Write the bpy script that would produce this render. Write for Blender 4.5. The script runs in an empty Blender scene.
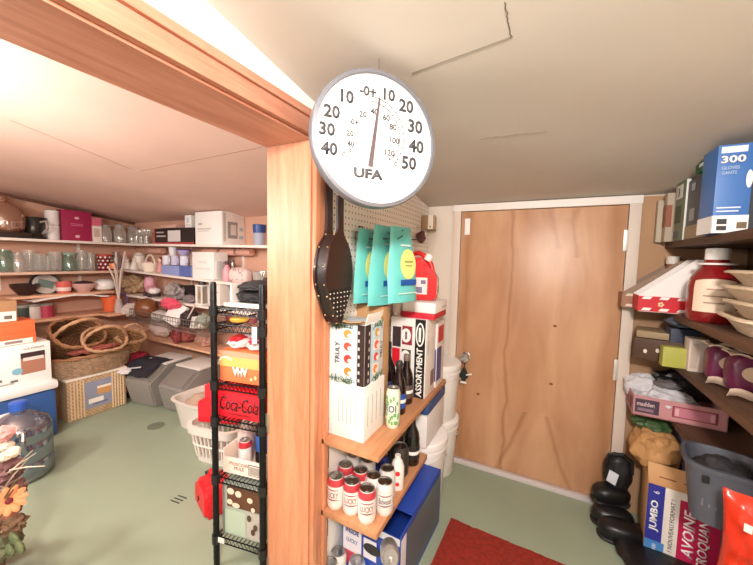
import bpy, bmesh, math, random
from mathutils import Vector, Matrix, Euler, noise
R = math.radians
PI = math.pi
random.seed(7)
scene = bpy.context.scene
COL = scene.collection

# ------------------------------------------------------------------ camera
F = 329.4
YAW, PIT, ROL = R(27.4296), R(4.1235), R(1.30347)
EYE = Vector((0, 0, 1.3))
cy, sy, cp, sp = math.cos(YAW), math.sin(YAW), math.cos(PIT), math.sin(PIT)
fw = Vector((-sy*cp, cy*cp, -sp)); rt = Vector((cy, sy, 0)); up = rt.cross(fw)
cr, sr = math.cos(ROL), math.sin(ROL)
rt, up = cr*rt + sr*up, -sr*rt + cr*up
cam = bpy.data.objects.new('camera', bpy.data.cameras.new('camera'))
COL.objects.link(cam)
cam.data.sensor_width = 36; cam.data.lens = F/753*36; cam.data.clip_start = .02
m = Matrix.Identity(4)
for i in range(3):
    m[i][0], m[i][1], m[i][2], m[i][3] = rt[i], up[i], -fw[i], EYE[i]
cam.matrix_world = m
scene.camera = cam

def ray(px, py): return rt*((px-376.5)/F) - up*((py-282.5)/F) + fw
def ax(px, py, x): d = ray(px, py); return EYE + d*(x/d.x)
def ay(px, py, y): d = ray(px, py); return EYE + d*(y/d.y)
def az(px, py, z): d = ray(px, py); return EYE + d*((z-1.3)/d.z)
def on(P, z): return Vector((P.x, P.y, z))

# --------------------------------------------------------------- materials
def lin(h):
    h = h.lstrip('#'); o = []
    for i in (0, 2, 4):
        v = int(h[i:i+2], 16)/255
        o.append(v/12.92 if v <= .04045 else ((v+.055)/1.055)**2.4)
    return (*o, 1)
MC = {}
def mat(h, rough=.6, metal=0, var=0.0, scale=30, bump=0.0, bscale=80, spec=.5, coat=0):
    key = (h, rough, metal, var, scale, bump, bscale, spec, coat)
    if key in MC: return MC[key]
    M_ = bpy.data.materials.new('m'+h); M_.use_nodes = True
    nt = M_.node_tree; b = nt.nodes['Principled BSDF']
    b.inputs['Base Color'].default_value = lin(h); b.inputs['Roughness'].default_value = rough
    b.inputs['Metallic'].default_value = metal; b.inputs['Specular IOR Level'].default_value = spec
    b.inputs['Coat Weight'].default_value = coat
    tc = nt.nodes.new('ShaderNodeTexCoord')
    if var:
        n = nt.nodes.new('ShaderNodeTexNoise'); n.inputs['Scale'].default_value = scale; n.inputs['Detail'].default_value = 4
        nt.links.new(tc.outputs['Object'], n.inputs['Vector'])
        r = nt.nodes.new('ShaderNodeMapRange'); r.inputs['To Min'].default_value = 1-var; r.inputs['To Max'].default_value = 1+var
        r.inputs['From Min'].default_value = .3; r.inputs['From Max'].default_value = .7
        nt.links.new(n.outputs['Fac'], r.inputs['Value'])
        x = nt.nodes.new('ShaderNodeVectorMath'); x.operation = 'SCALE'; x.inputs[0].default_value = lin(h)[:3]
        nt.links.new(r.outputs[0], x.inputs['Scale']); nt.links.new(x.outputs[0], b.inputs['Base Color'])
    if bump:
        n2 = nt.nodes.new('ShaderNodeTexNoise'); n2.inputs['Scale'].default_value = bscale
        nt.links.new(tc.outputs['Object'], n2.inputs['Vector'])
        bp = nt.nodes.new('ShaderNodeBump'); bp.inputs['Strength'].default_value = bump; bp.inputs['Distance'].default_value = .01
        nt.links.new(n2.outputs['Fac'], bp.inputs['Height']); nt.links.new(bp.outputs[0], b.inputs['Normal'])
    MC[key] = M_; return M_
def wood(h1, h2, axis='Z', scale=9, rough=.5, dist=3.0):
    key = ('wood', h1, h2, axis, scale, dist)
    if key in MC: return MC[key]
    M_ = bpy.data.materials.new('wood'); M_.use_nodes = True; nt = M_.node_tree; b = nt.nodes['Principled BSDF']
    tc = nt.nodes.new('ShaderNodeTexCoord'); mp = nt.nodes.new('ShaderNodeMapping')
    s = [scale]*3; s['XYZ'.index(axis)] = scale*.09
    mp.inputs['Scale'].default_value = s
    n = nt.nodes.new('ShaderNodeTexNoise'); n.inputs['Scale'].default_value = 1.5; n.inputs['Detail'].default_value = 6
    n.inputs['Distortion'].default_value = dist*.3
    w = nt.nodes.new('ShaderNodeTexNoise'); w.inputs['Scale'].default_value = 9; w.inputs['Detail'].default_value = 3
    a = nt.nodes.new('ShaderNodeMath'); a.operation = 'MULTIPLY_ADD'; a.inputs[1].default_value = .45
    cr_ = nt.nodes.new('ShaderNodeValToRGB')
    cr_.color_ramp.elements[0].position = .45; cr_.color_ramp.elements[0].color = lin(h1)
    cr_.color_ramp.elements[1].position = .95; cr_.color_ramp.elements[1].color = lin(h2)
    nt.links.new(tc.outputs['Object'], mp.inputs[0]); nt.links.new(mp.outputs[0], n.inputs['Vector']); nt.links.new(mp.outputs[0], w.inputs['Vector'])
    nt.links.new(w.outputs['Fac'], a.inputs[0]); nt.links.new(n.outputs['Fac'], a.inputs[2])
    nt.links.new(a.outputs[0], cr_.inputs[0]); nt.links.new(cr_.outputs[0], b.inputs['Base Color'])
    b.inputs['Roughness'].default_value = rough
    MC[key] = M_; return M_
def glass(h='#f4f4f0', alpha=.3, rough=.06):
    key = ('glass', h, alpha)
    if key in MC: return MC[key]
    M_ = bpy.data.materials.new('glass'); M_.use_nodes = True; nt = M_.node_tree
    nt.nodes.remove(nt.nodes['Principled BSDF']); out = nt.nodes['Material Output']
    t = nt.nodes.new('ShaderNodeBsdfTransparent'); t.inputs[0].default_value = [1-(1-v)*.5 for v in lin(h)[:3]]+[1]
    g = nt.nodes.new('ShaderNodeBsdfGlossy'); g.inputs['Roughness'].default_value = rough
    d = nt.nodes.new('ShaderNodeBsdfDiffuse'); d.inputs[0].default_value = lin(h)
    lw = nt.nodes.new('ShaderNodeLayerWeight'); lw.inputs[0].default_value = .35
    m1 = nt.nodes.new('ShaderNodeMixShader'); m2 = nt.nodes.new('ShaderNodeMixShader')
    nt.links.new(d.outputs[0], m1.inputs[1]); nt.links.new(g.outputs[0], m1.inputs[2]); m1.inputs[0].default_value = .45
    ma = nt.nodes.new('ShaderNodeMath'); ma.operation = 'MULTIPLY_ADD'; ma.inputs[1].default_value = .75; ma.inputs[2].default_value = alpha; ma.use_clamp = True
    nt.links.new(lw.outputs['Facing'], ma.inputs[0]); ma.inputs[2].default_value = alpha*.6 if alpha < .5 else alpha; nt.links.new(ma.outputs[0], m2.inputs[0])
    nt.links.new(t.outputs[0], m2.inputs[1]); nt.links.new(m1.outputs[0], m2.inputs[2])
    nt.links.new(m2.outputs[0], out.inputs[0])
    MC[key] = M_; return M_
def ramp_mat(build, rough=.6, name='proc'):
    M_ = bpy.data.materials.new(name); M_.use_nodes = True; nt = M_.node_tree; b = nt.nodes['Principled BSDF']
    b.inputs['Roughness'].default_value = rough
    tc = nt.nodes.new('ShaderNodeTexCoord')
    build(nt, tc, b); return M_
def weave(h1, h2, sx=60, sz=60):
    key = ('weave', h1, h2, sx, sz)
    if key in MC: return MC[key]
    def bd(nt, tc, b):
        mp = nt.nodes.new('ShaderNodeMapping'); mp.inputs['Scale'].default_value = (sx, sx, sz)
        ck = nt.nodes.new('ShaderNodeTexChecker'); ck.inputs['Scale'].default_value = 1
        ck.inputs['Color1'].default_value = lin(h1); ck.inputs['Color2'].default_value = lin(h2)
        n = nt.nodes.new('ShaderNodeTexNoise'); n.inputs['Scale'].default_value = 30
        mx = nt.nodes.new('ShaderNodeMixRGB'); mx.blend_type = 'MULTIPLY'; mx.inputs[0].default_value = .5
        nt.links.new(tc.outputs['Object'], mp.inputs[0]); nt.links.new(mp.outputs[0], ck.inputs[0])
        nt.links.new(tc.outputs['Object'], n.inputs['Vector'])
        nt.links.new(ck.outputs[0], mx.inputs[1]); nt.links.new(n.outputs['Fac'], mx.inputs[2])
        nt.links.new(mx.outputs[0], b.inputs['Base Color'])
        bp = nt.nodes.new('ShaderNodeBump'); bp.inputs['Strength'].default_value = .6; bp.inputs['Distance'].default_value = .004
        nt.links.new(ck.outputs['Fac'], bp.inputs['Height']); nt.links.new(bp.outputs[0], b.inputs['Normal'])
    MC[key] = ramp_mat(bd, .65, 'weave'); return MC[key]
def dots(h1, h2, s=40, r=.25, plane='YZ'):
    key = ('dots', h1, h2, s, r, plane)
    if key in MC: return MC[key]
    def bd(nt, tc, b):
        sx = nt.nodes.new('ShaderNodeSeparateXYZ'); nt.links.new(tc.outputs['Object'], sx.inputs[0])
        sq = []
        for a in plane:
            mu = nt.nodes.new('ShaderNodeMath'); mu.operation = 'MULTIPLY'; mu.inputs[1].default_value = s
            nt.links.new(sx.outputs[a], mu.inputs[0])
            fr = nt.nodes.new('ShaderNodeMath'); fr.operation = 'FRACT'; nt.links.new(mu.outputs[0], fr.inputs[0])
            sb = nt.nodes.new('ShaderNodeMath'); sb.operation = 'SUBTRACT'; sb.inputs[1].default_value = .5; nt.links.new(fr.outputs[0], sb.inputs[0])
            p = nt.nodes.new('ShaderNodeMath'); p.operation = 'POWER'; p.inputs[1].default_value = 2; nt.links.new(sb.outputs[0], p.inputs[0])
            sq.append(p)
        ad = nt.nodes.new('ShaderNodeMath'); nt.links.new(sq[0].outputs[0], ad.inputs[0]); nt.links.new(sq[1].outputs[0], ad.inputs[1])
        lt = nt.nodes.new('ShaderNodeMath'); lt.operation = 'LESS_THAN'; lt.inputs[1].default_value = r*r; nt.links.new(ad.outputs[0], lt.inputs[0])
        mx = nt.nodes.new('ShaderNodeMixRGB'); mx.inputs[1].default_value = lin(h1); mx.inputs[2].default_value = lin(h2)
        nt.links.new(lt.outputs[0], mx.inputs[0]); nt.links.new(mx.outputs[0], b.inputs['Base Color'])
    MC[key] = ramp_mat(bd, .6, 'dots'); return MC[key]

WHITE = mat('#f2f0ec', .5); BLACK = mat('#151515', .45); CARD = mat('#b98f63', .8, var=.08, scale=12)
CHROME = mat('#c8c8c8', .25, 1); RED = mat('#d81e2c', .4); DK = mat('#2a2626', .5)
WIREM = mat('#1a1a1c', .35, .6)

# ------------------------------------------------------------ mesh builder
class B:
    def __init__(s): s.bm = bmesh.new()
    def _tf(s, vs, M):
        if M is not None: bmesh.ops.transform(s.bm, matrix=M, verts=vs)
    def box(s, c, d, bev=0, M=None, seg=2):
        r = bmesh.ops.create_cube(s.bm, size=1); vs = r['verts']
        for v in vs: v.co = Vector((v.co.x*d[0]+c[0], v.co.y*d[1]+c[1], v.co.z*d[2]+c[2]))
        if bev:
            es = list({e for v in vs for e in v.link_edges})
            q = bmesh.ops.bevel(s.bm, geom=es, offset=bev, segments=seg, affect='EDGES', profile=.6)
            vs = list({v for f in q['faces'] for v in f.verts} | {v for v in vs if v.is_valid})
        s._tf(vs, M); return s
    def lathe(s, prof, at=(0, 0, 0), seg=20, M=None, sq=None):
        rings = []; allv = []
        for r, z in prof:
            if r < 1e-6:
                v = s.bm.verts.new((at[0], at[1], at[2]+z)); rings.append([v]); allv.append(v)
            else:
                ring = []
                for k in range(seg):
                    a = 2*PI*k/seg; ca, sa = math.cos(a), math.sin(a)
                    if sq:
                        e = (abs(ca)**sq+abs(sa)**sq)**(-1/sq); ca *= e; sa *= e
                    ring.append(s.bm.verts.new((at[0]+r*ca, at[1]+r*sa, at[2]+z)))
                rings.append(ring); allv += ring
        for a, b in zip(rings, rings[1:]):
            for k in range(seg):
                k2 = (k+1) % seg
                if len(a) == 1 and len(b) == 1: break
                if len(a) == 1: s.bm.faces.new((a[0], b[k2], b[k]))
                elif len(b) == 1: s.bm.faces.new((a[k], a[k2], b[0]))
                else: s.bm.faces.new((a[k], a[k2], b[k2], b[k]))
        s._tf(allv, M); return s
    def tube(s, pts, r, seg=6, closed=False, M=None):
        pts = [Vector(p) for p in pts]; n = len(pts); rings = []; allv = []; prev = None
        for i, p in enumerate(pts):
            if closed: t = pts[(i+1) % n]-pts[i-1]
            else: t = pts[min(i+1, n-1)]-pts[max(i-1, 0)]
            t.normalize()
            if prev is None:
                u = t.orthogonal().normalized()
            else:
                u = (prev-t*prev.dot(t))
                u = u.normalized() if u.length > 1e-6 else t.orthogonal().normalized()
            prev = u; w = t.cross(u); rr = r[i] if isinstance(r, (list, tuple)) else r
            ring = [s.bm.verts.new(p+(u*math.cos(2*PI*k/seg)+w*math.sin(2*PI*k/seg))*rr) for k in range(seg)]
            rings.append(ring); allv += ring
        prs = list(zip(rings, rings[1:]))
        if closed: prs.append((rings[-1], rings[0]))
        for a, b in prs:
            for k in range(seg): s.bm.faces.new((a[k], a[(k+1) % seg], b[(k+1) % seg], b[k]))
        if not closed:
            s.bm.faces.new(list(reversed(rings[0]))); s.bm.faces.new(rings[-1])
        s._tf(allv, M); return s
    def lump(s, c, d, amp=.25, fr=2.0, seed=0, sub=4, flat=None, sqr=1.0, M=None):
        r = bmesh.ops.create_icosphere(s.bm, subdivisions=sub, radius=1); vs = r['verts']
        off = Vector((seed*3.7, seed*1.9, seed*5.3))
        for v in vs:
            p = v.co.copy()
            if sqr != 1.0: p = Vector([math.copysign(abs(q)**sqr, q) for q in p])
            k = 1+amp*(noise.noise(v.co*fr+off)+.5*noise.noise(v.co*fr*2.7+off))
            p *= k
            if flat is not None: p.z = max(p.z, flat)
            v.co = Vector((p.x*d[0]/2+c[0], p.y*d[1]/2+c[1], p.z*d[2]/2+c[2]))
        s._tf(vs, M); return s
    def sheet(s, fn, nu, nv, th=.003, M=None):
        g = [[s.bm.verts.new(fn(i/nu, j/nv)) for j in range(nv+1)] for i in range(nu+1)]
        fs = [s.bm.faces.new((g[i][j], g[i+1][j], g[i+1][j+1], g[i][j+1])) for i in range(nu) for j in range(nv)]
        s.bm.normal_update()
        if th: bmesh.ops.solidify(s.bm, geom=fs, thickness=th)
        if M is not None: s._tf(list(s.bm.verts), M)
        return s
    def prism(s, pts, depth, M=None, bev=0):
        """2-D outline in x,z extruded along +y by depth"""
        a = [s.bm.verts.new((p[0], 0, p[1])) for p in pts]; f = s.bm.faces.new(a)
        q = bmesh.ops.extrude_face_region(s.bm, geom=[f]); vs = [e for e in q['geom'] if isinstance(e, bmesh.types.BMVert)]
        for v in vs: v.co.y += depth
        if bev:
            es = list({e for v in a+vs for e in v.link_edges})
            qq = bmesh.ops.bevel(s.bm, geom=es, offset=bev, segments=2, affect='EDGES')
            vv = list({v for f_ in qq['faces'] for v in f_.verts} | {v for v in a+vs if v.is_valid})
        else: vv = a+vs
        s._tf(vv, M); return s
    def build(s, name, m, parent=None, loc=(0, 0, 0), rz=0, ang=38):
        bmesh.ops.recalc_face_normals(s.bm, faces=s.bm.faces)
        me = bpy.data.meshes.new(name); s.bm.to_mesh(me); s.bm.free()
        me.shade_smooth(); me.set_sharp_from_angle(angle=R(ang))
        me.materials.append(m)
        o = bpy.data.objects.new(name, me); COL.objects.link(o)
        if parent: o.parent = parent
        o.location = loc; o.rotation_euler = (0, 0, rz) if not isinstance(rz, (tuple, list)) else rz
        return o
def tag(o, label, cat, group=None):
    o['label'] = label; o['category'] = cat
    if group: o['group'] = group
    return o
def struct(o): o['kind'] = 'structure'; return o
def thing(name, label, cat, loc=(0, 0, 0), rz=0, group=None):
    o = bpy.data.objects.new(name, None); o.empty_display_size = .05; COL.objects.link(o)
    o.location = loc; o.rotation_euler = (0, 0, rz) if not isinstance(rz, (tuple, list)) else rz
    return tag(o, label, cat, group)
def dup(root, loc, label=None, rz=None, group=None, scale=None):
    r = root.copy(); COL.objects.link(r); r.location = loc
    if rz is not None: r.rotation_euler = (0, 0, rz)
    if label: r['label'] = label
    if group: r['group'] = group
    if scale: r.scale = (scale,)*3 if not isinstance(scale, tuple) else scale
    for ch in list(root.children):
        c = ch.copy(); COL.objects.link(c); c.parent = r
        for g in list(ch.children):
            d = g.copy(); COL.objects.link(d); d.parent = c
    return r
def text(s, parent, m, h, M=None, width=None, shear=0, bold=0, wrap=None, name='lettering', ext=.0006, squash=None):
    cu = bpy.data.curves.new(name, 'FONT'); cu.body = s; cu.align_x = 'CENTER'; cu.align_y = 'CENTER'
    cu.resolution_u = 2; cu.shear = shear; cu.offset = bold
    t = bpy.data.objects.new(name, cu); COL.objects.link(t)
    dg = bpy.context.evaluated_depsgraph_get(); dg.update()
    me = bpy.data.meshes.new_from_object(t.evaluated_get(dg)); bpy.data.objects.remove(t)
    xs = [v.co.x for v in me.vertices]; ys = [v.co.y for v in me.vertices]
    x0, x1, y0, y1 = min(xs), max(xs), min(ys), max(ys)
    k = h/(y1-y0); kx = width/(x1-x0) if width else k
    bm = bmesh.new(); bm.from_mesh(me)
    for v in bm.verts:
        v.co.x = (v.co.x-(x0+x1)/2)*kx; v.co.y = (v.co.y-(y0+y1)/2)*k; v.co.z = 0
    if wrap:
        bmesh.ops.subdivide_edges(bm, edges=[e for e in bm.edges if abs(e.verts[0].co.x-e.verts[1].co.x) > wrap*.3], cuts=2)
        for v in bm.verts:
            a = v.co.x/wrap; v.co = Vector((wrap*math.sin(a), v.co.y, wrap*math.cos(a)))
    else:
        q = bmesh.ops.extrude_face_region(bm, geom=list(bm.faces))
        for v in q['geom']:
            if isinstance(v, bmesh.types.BMVert): v.co.z += ext
    if M is not None: bmesh.ops.transform(bm, matrix=M, verts=bm.verts)
    bm.to_mesh(me); bm.free(); me.materials.clear(); me.materials.append(m)
    o = bpy.data.objects.new(name, me); COL.objects.link(o); o.parent = parent; return o
def T(x, y, z): return Matrix.Translation((x, y, z))
def E3(a, b, c): return Euler((R(a), R(b), R(c))).to_matrix().to_4x4()
FACE = {'F': E3(90, 0, 0), 'R': E3(90, 0, 90), 'L': E3(90, 0, -90), 'T': E3(0, 0, 0), 'B': E3(90, 0, 180)}
def fmat(dims, face, u, v, off=.0008, rot=0):
    w, d, h = dims
    if face == 'F': p = T((u-.5)*w, -d/2-off, v*h)
    elif face == 'B': p = T(-(u-.5)*w, d/2+off, v*h)
    elif face == 'R': p = T(w/2+off, (u-.5)*d, v*h)
    elif face == 'L': p = T(-w/2-off, -(u-.5)*d, v*h)
    else: p = T((u-.5)*w, (v-.5)*d, h+off)
    return p @ FACE[face] @ E3(0, 0, rot)
def fdim(dims, face):
    w, d, h = dims
    return {'F': (w, h), 'B': (w, h), 'R': (d, h), 'L': (d, h), 'T': (w, d)}[face]
PN = {}
def panel(o, dims, face, u0, v0, u1, v1, m, name='printed_panel', th=.0012, off=0, shape=None):
    fw_, fh_ = fdim(dims, face); k = (o.name, face); PN[k] = PN.get(k, 0)+1
    b = B(); M = fmat(dims, face, (u0+u1)/2, (v0+v1)/2, .0004+.0005*PN[k])
    th = .0008
    if shape == 'disc': b.lathe([(0, 0), (.5, 0), (.5, th), (0, th)], seg=20, M=M @ Matrix.Diagonal(((u1-u0)*fw_, (v1-v0)*fh_, 1, 1)))
    else: b.box((0, 0, th/2), ((u1-u0)*fw_, (v1-v0)*fh_, th), M=M)
    return b.build(name, m, o)
def ftext(o, dims, face, u, v, s, hfrac, m, rot=0, wfrac=None, shear=0, bold=0, off=.002):
    fw_, fh_ = fdim(dims, face)
    w_ = wfrac*(fw_ if rot % 180 == 0 else fh_) if wfrac else None
    return text(s, o, m, hfrac*(fh_ if rot % 180 == 0 else fw_), M=fmat(dims, face, u, v, .0018+.0005*PN.get((o.name, face), 0)+(off-.002), rot), width=w_, shear=shear, bold=bold)
def carton(name, label, cat, loc, dims, m, rz=0, bev=.003, group=None, panels=(), texts=()):
    o = B().box((0, 0, dims[2]/2), dims, bev).build(name, m, None, loc, rz); tag(o, label, cat, group)
    for p in panels: panel(o, dims, *p)
    for t in texts: ftext(o, dims, *t[0:6], **(t[6] if len(t) > 6 else {}))
    return o

# ================================================================= SETTING
XL, XR, YB = -4.24, .83, 2.1
XP = -.725
YN = -.9
def ceil_z(y): return 1.955-.147*y
def slab(pts, n=None):
    b = B(); vs = [b.bm.verts.new(p) for p in pts]
    for f in ((0, 1, 2, 3), (7, 6, 5, 4), (0, 4, 5, 1), (1, 5, 6, 2), (2, 6, 7, 3), (3, 7, 4, 0)): b.bm.faces.new([vs[i] for i in f])
    return b
def ceil(x0, x1):
    a, c = ceil_z(YN), ceil_z(YB+.1)
    return slab([(x0, YN, a), (x1, YN, a), (x1, YB+.1, c), (x0, YB+.1, c), (x0, YN, a+.08), (x1, YN, a+.08), (x1, YB+.1, c+.08), (x0, YB+.1, c+.08)])
CEIL_R = mat('#cfc7be', .8, var=.04, scale=2.5, bump=.08, bscale=9)
CEIL_L = mat('#dcb8aa', .8, var=.05, scale=2.2, bump=.12, bscale=6)
PLY = mat('#d6a68e', .75, var=.06, scale=4)
CREAM = mat('#ddd3c6', .75, var=.03, scale=5)
DRYWALL = mat('#efece6', .8)
CONC = mat('#929f8a', .5, var=.05, scale=3.2, bump=.05, bscale=14)
struct(B().box((-1.7, .6, -.05), (5.3, 3.2, .1)).build('floor', CONC))
struct(ceil(XL-.1, XP-.1).build('ceiling_left', CEIL_L))
struct(ceil(XP-.1, XR+.1).build('ceiling_right', CEIL_R))
struct(B().box(((XL+XP-.1)/2, YB+.05, .85), (XP-.1-XL+.2, .1, 1.7)).build('wall_back_left', PLY))
struct(B().box(((XP-.1+XR)/2+.05, YB+.05, .85), (XR-XP+.2, .1, 1.7)).build('wall_back_right', CREAM))
struct(B().box((XL-.05, .6, 1.05), (.1, 3.1, 2.1)).build('wall_left', PLY))
struct(B().box((XR+.05, .6, 1.05), (.1, 3.1, 2.1)).build('wall_right', mat('#c9b39a', .8, var=.04)))
struct(B().box(((.40+XR)/2, YB-.004, .82), (XR-.40, .008, 1.64)).build('wall_back_shelf_side', mat('#b08a68', .75, var=.06, scale=4)))
# partition: pier beyond the opening and the strip above the header
HZ = 1.693; JY = .9
def wedge(x0, x1, y0, y1, z0):
    return slab([(x0, y0, z0), (x1, y0, z0), (x1, y1, z0), (x0, y1, z0), (x0, y0, ceil_z(y0)), (x1, y0, ceil_z(y0)), (x1, y1, ceil_z(y1)), (x0, y1, ceil_z(y1))])
struct(wedge(XP-.19, XP, JY+.02, YB, 0).build('wall_partition', DRYWALL))
struct(wedge(XP-.19, XP, YN, JY+.02, HZ+.02).build('wall_partition_header', DRYWALL))
FIR = wood('#b6714e', '#d3936f', 'Z', 16, .45)
FIRY = wood('#b1725a', '#cf957c', 'Y', 16, .45)
struct(B().box((XP-.1, JY+.01, HZ/2), (.2, .022, HZ)).build('trim_jamb', FIR))
struct(B().box((XP-.1, (YN+JY)/2, HZ+.01), (.2, JY-YN, .022)).build('trim_soffit', FIRY))
def casing(y0, y1):
    return [(0, .018), (.012, .02), (.03, .014), (.034, .018), (.06, .02), (.068, .026), (.078, .026), (.082, 0)]
b = B()
for z0, z1, t in ((HZ+.006, HZ+.034, .02), (HZ+.034, HZ+.058, .015), (HZ+.058, HZ+.082, .024)):
    b.box((XP+t/2, (YN+JY+.088)/2, (z0+z1)/2), (t, JY+.088-YN, z1-z0), .003)
struct(b.build('trim_header', FIRY))
b = B()
for y0, y1, t in ((JY+.004, JY+.034, .02), (JY+.034, JY+.06, .015), (JY+.06, JY+.088, .024)):
    b.box((XP+t/2, (y0+y1)/2, HZ/2), (t, y1-y0, HZ+.01), .003)
struct(b.build('trim_casing', FIR))
# strike plate in the jamb
sp_ = B().box((0, 0, 0), (.022, .003, .075), .001).box((0, -.0015, 0), (.009, .002, .03)).build('strike_plate', mat('#b9a98c', .4, .7), None, (-.925, JY-.002, .66)); struct(sp_); sp_.name = 'trim_strike_plate'
# ceiling seams (taped joints)
def seam(p, q, name, m, off=.004):
    a, c = Vector(p), Vector(q); n = 14; pts = []
    for i in range(n+1):
        t = i/n; v = a.lerp(c, t); v.x += .004*noise.noise(Vector((i*.9, p[0], 0))); v.z = ceil_z(v.y)-.0005; pts.append(v)
    return struct(B().tube(pts, .0013, 5).build(name, m))
def onceil(px, py): d = ray(px, py); s = .655/(d.z+.147*d.y); return EYE+d*s
SE = mat('#6f675d', .9); SEL = mat('#a07866', .9)
seam(onceil(412, 73), onceil(513, 36), 'trim_seam', SE); seam(onceil(505, 2), onceil(511, 38), 'trim_seam', SE)
seam(onceil(480, 138), onceil(548, 131), 'trim_seam', mat('#85796c', .9))
seam(onceil(262, 147), onceil(140, 171), 'trim_seam', SEL); seam(onceil(131, 169), onceil(10, 120), 'trim_seam', SEL)
struct(B().tube([(XL+.02, y, ceil_z(y)-.012) for y in (-.5, .5, 1.3, 2.08)], .018, 4).build('trim_cove', mat('#6e4b3c', .8)))

# door in the back wall
DX0, DX1, DZ = -.49, .345, 1.60
def door_mat():
    def bd(nt, tc, bs):
        N = nt.nodes.new; L = nt.links.new
        mp = N('ShaderNodeMapping'); mp.inputs['Scale'].default_value = (5, 5, 1.2)
        n = N('ShaderNodeTexNoise'); n.inputs['Scale'].default_value = 1.3; n.inputs['Detail'].default_value = 5; n.inputs['Distortion'].default_value = .6
        L(tc.outputs['Object'], mp.inputs[0]); L(mp.outputs[0], n.inputs['Vector'])
        rp = N('ShaderNodeValToRGB'); rp.color_ramp.elements[0].position = .3; rp.color_ramp.elements[0].color = lin('#b07e5a')
        rp.color_ramp.elements[1].position = .7; rp.color_ramp.elements[1].color = lin('#cc9f7b')
        L(n.outputs['Fac'], rp.inputs[0])
        sx = N('ShaderNodeSeparateXYZ'); L(tc.outputs['Object'], sx.inputs[0])
        n3 = N('ShaderNodeTexNoise'); n3.inputs['Scale'].default_value = 3.5; L(tc.outputs['Object'], n3.inputs['Vector'])
        col = rp.outputs[0]
        wk, sk_ = 1.5, .75
        def math_(op, a, b_=None, c=None, clamp=False):
            q = N('ShaderNodeMath'); q.operation = op; q.use_clamp = clamp
            for i, v in enumerate((a, b_, c)):
                if v is None: continue
                if isinstance(v, (int, float)): q.inputs[i].default_value = v
                else: L(v, q.inputs[i])
            return q.outputs[0]
        # water stains: x0 at top, slope, wobble, width, z range
        for x0, sl, wob, wd, za, zb, st in ((.045, .0, .05, .02, 0, 1.6, .55), (.30, .0, .10, .010, 0, 1.6, .75), (.50, .05, .22, .016, 1.38, 1.6, .5),
                                            (.62, .02, .2, .014, 1.33, 1.6, .5), (.41, -.34, .06, .012, 0, .42, .7), (.52, .36, .06, .012, 0, .42, .6), (.79, 0, .05, .03, 0, 1.6, .4)):
            dx = math_('SUBTRACT', sx.outputs[0], x0)
            z_ = math_('MULTIPLY', math_('SUBTRACT', zb, sx.outputs[2]), -sl if sl else 0)
            w_ = math_('MULTIPLY', math_('SUBTRACT', n3.outputs['Fac'], .5), wob)
            d = math_('ABSOLUTE', math_('ADD', math_('ADD', dx, z_), w_))
            fac = math_('SUBTRACT', 1.0, math_('DIVIDE', d, wd*wk), clamp=True)
            inr = math_('MULTIPLY', math_('GREATER_THAN', sx.outputs[2], za), math_('LESS_THAN', sx.outputs[2], zb))
            fac = math_('MULTIPLY', math_('MULTIPLY', fac, inr), st*sk_)
            mx = N('ShaderNodeMixRGB'); mx.inputs[2].default_value = lin('#8f5c34'); L(fac, mx.inputs[0]); L(col, mx.inputs[1]); col = mx.outputs[0]
        L(col, bs.inputs['Base Color'])
        bp = N('ShaderNodeBump'); bp.inputs['Strength'].default_value = .25; bp.inputs['Distance'].default_value = .02
        L(n3.outputs['Fac'], bp.inputs['Height']); L(bp.outputs[0], bs.inputs['Normal'])
    return ramp_mat(bd, .38, 'stained_plywood')
door = B().box(((DX1-DX0)/2, 0, DZ/2+.015), (DX1-DX0, .02, DZ-.03), .003).build('door_1', door_mat(), None, (DX0, YB-.011, 0)); struct(door)
DW = DX1-DX0
knob = B().lathe([(0, 0), (.028, 0), (.028, .004), (.012, .007), (.011, .03), (.026, .036), (.03, .05), (.024, .062), (0, .066)], M=T(.062, -.011, .70) @ E3(90, 0, 0)).build('door_knob', CHROME, door)
B().box((.035, -.0125, DZ-.09), (.032, .003, .1), .001).build('door_tag', WHITE, door)
for z in (.25, .75, 1.42): B().box((DW-.004, -.016, z), (.02, .012, .11), .003).build('hinge', mat('#d9d4cc', .35, .5), door)
for k_, (px, py) in enumerate(((555, 326), (551, 384), (478, 394))):
    p = ay(px, py, YB-.021)-Vector((DX0, YB-.011, 0)); B().lathe([(0, 0), (.008, .0), (.006, .0015), (0, .0015)], M=T(p.x, -.0095, p.z) @ E3(90, 0, 0) @ Matrix.Diagonal((1.4, 1, 1, 1)), seg=12).build('knot', mat('#7d4d25', .6), door)
FRM = mat('#d9c9bb', .55); b = B()
b.box((DX0-.028, YB-.014, DZ/2), (.045, .028, DZ+.01), .003).box((DX1+.028, YB-.014, DZ/2), (.05, .028, DZ+.01), .003)
struct(b.build('trim_door_sides', FRM))
struct(B().box(((DX0+DX1)/2, YB-.016, DZ+.024), (DX1-DX0+.11, .032, .042), .003).build('trim_door_top', mat('#ece4de', .5)))
struct(B().box(((DX0+DX1)/2, YB-.03, .014), (DX1-DX0+.02, .03, .028), .003).build('trim_threshold', mat('#cfc4c2', .45)))
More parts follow.
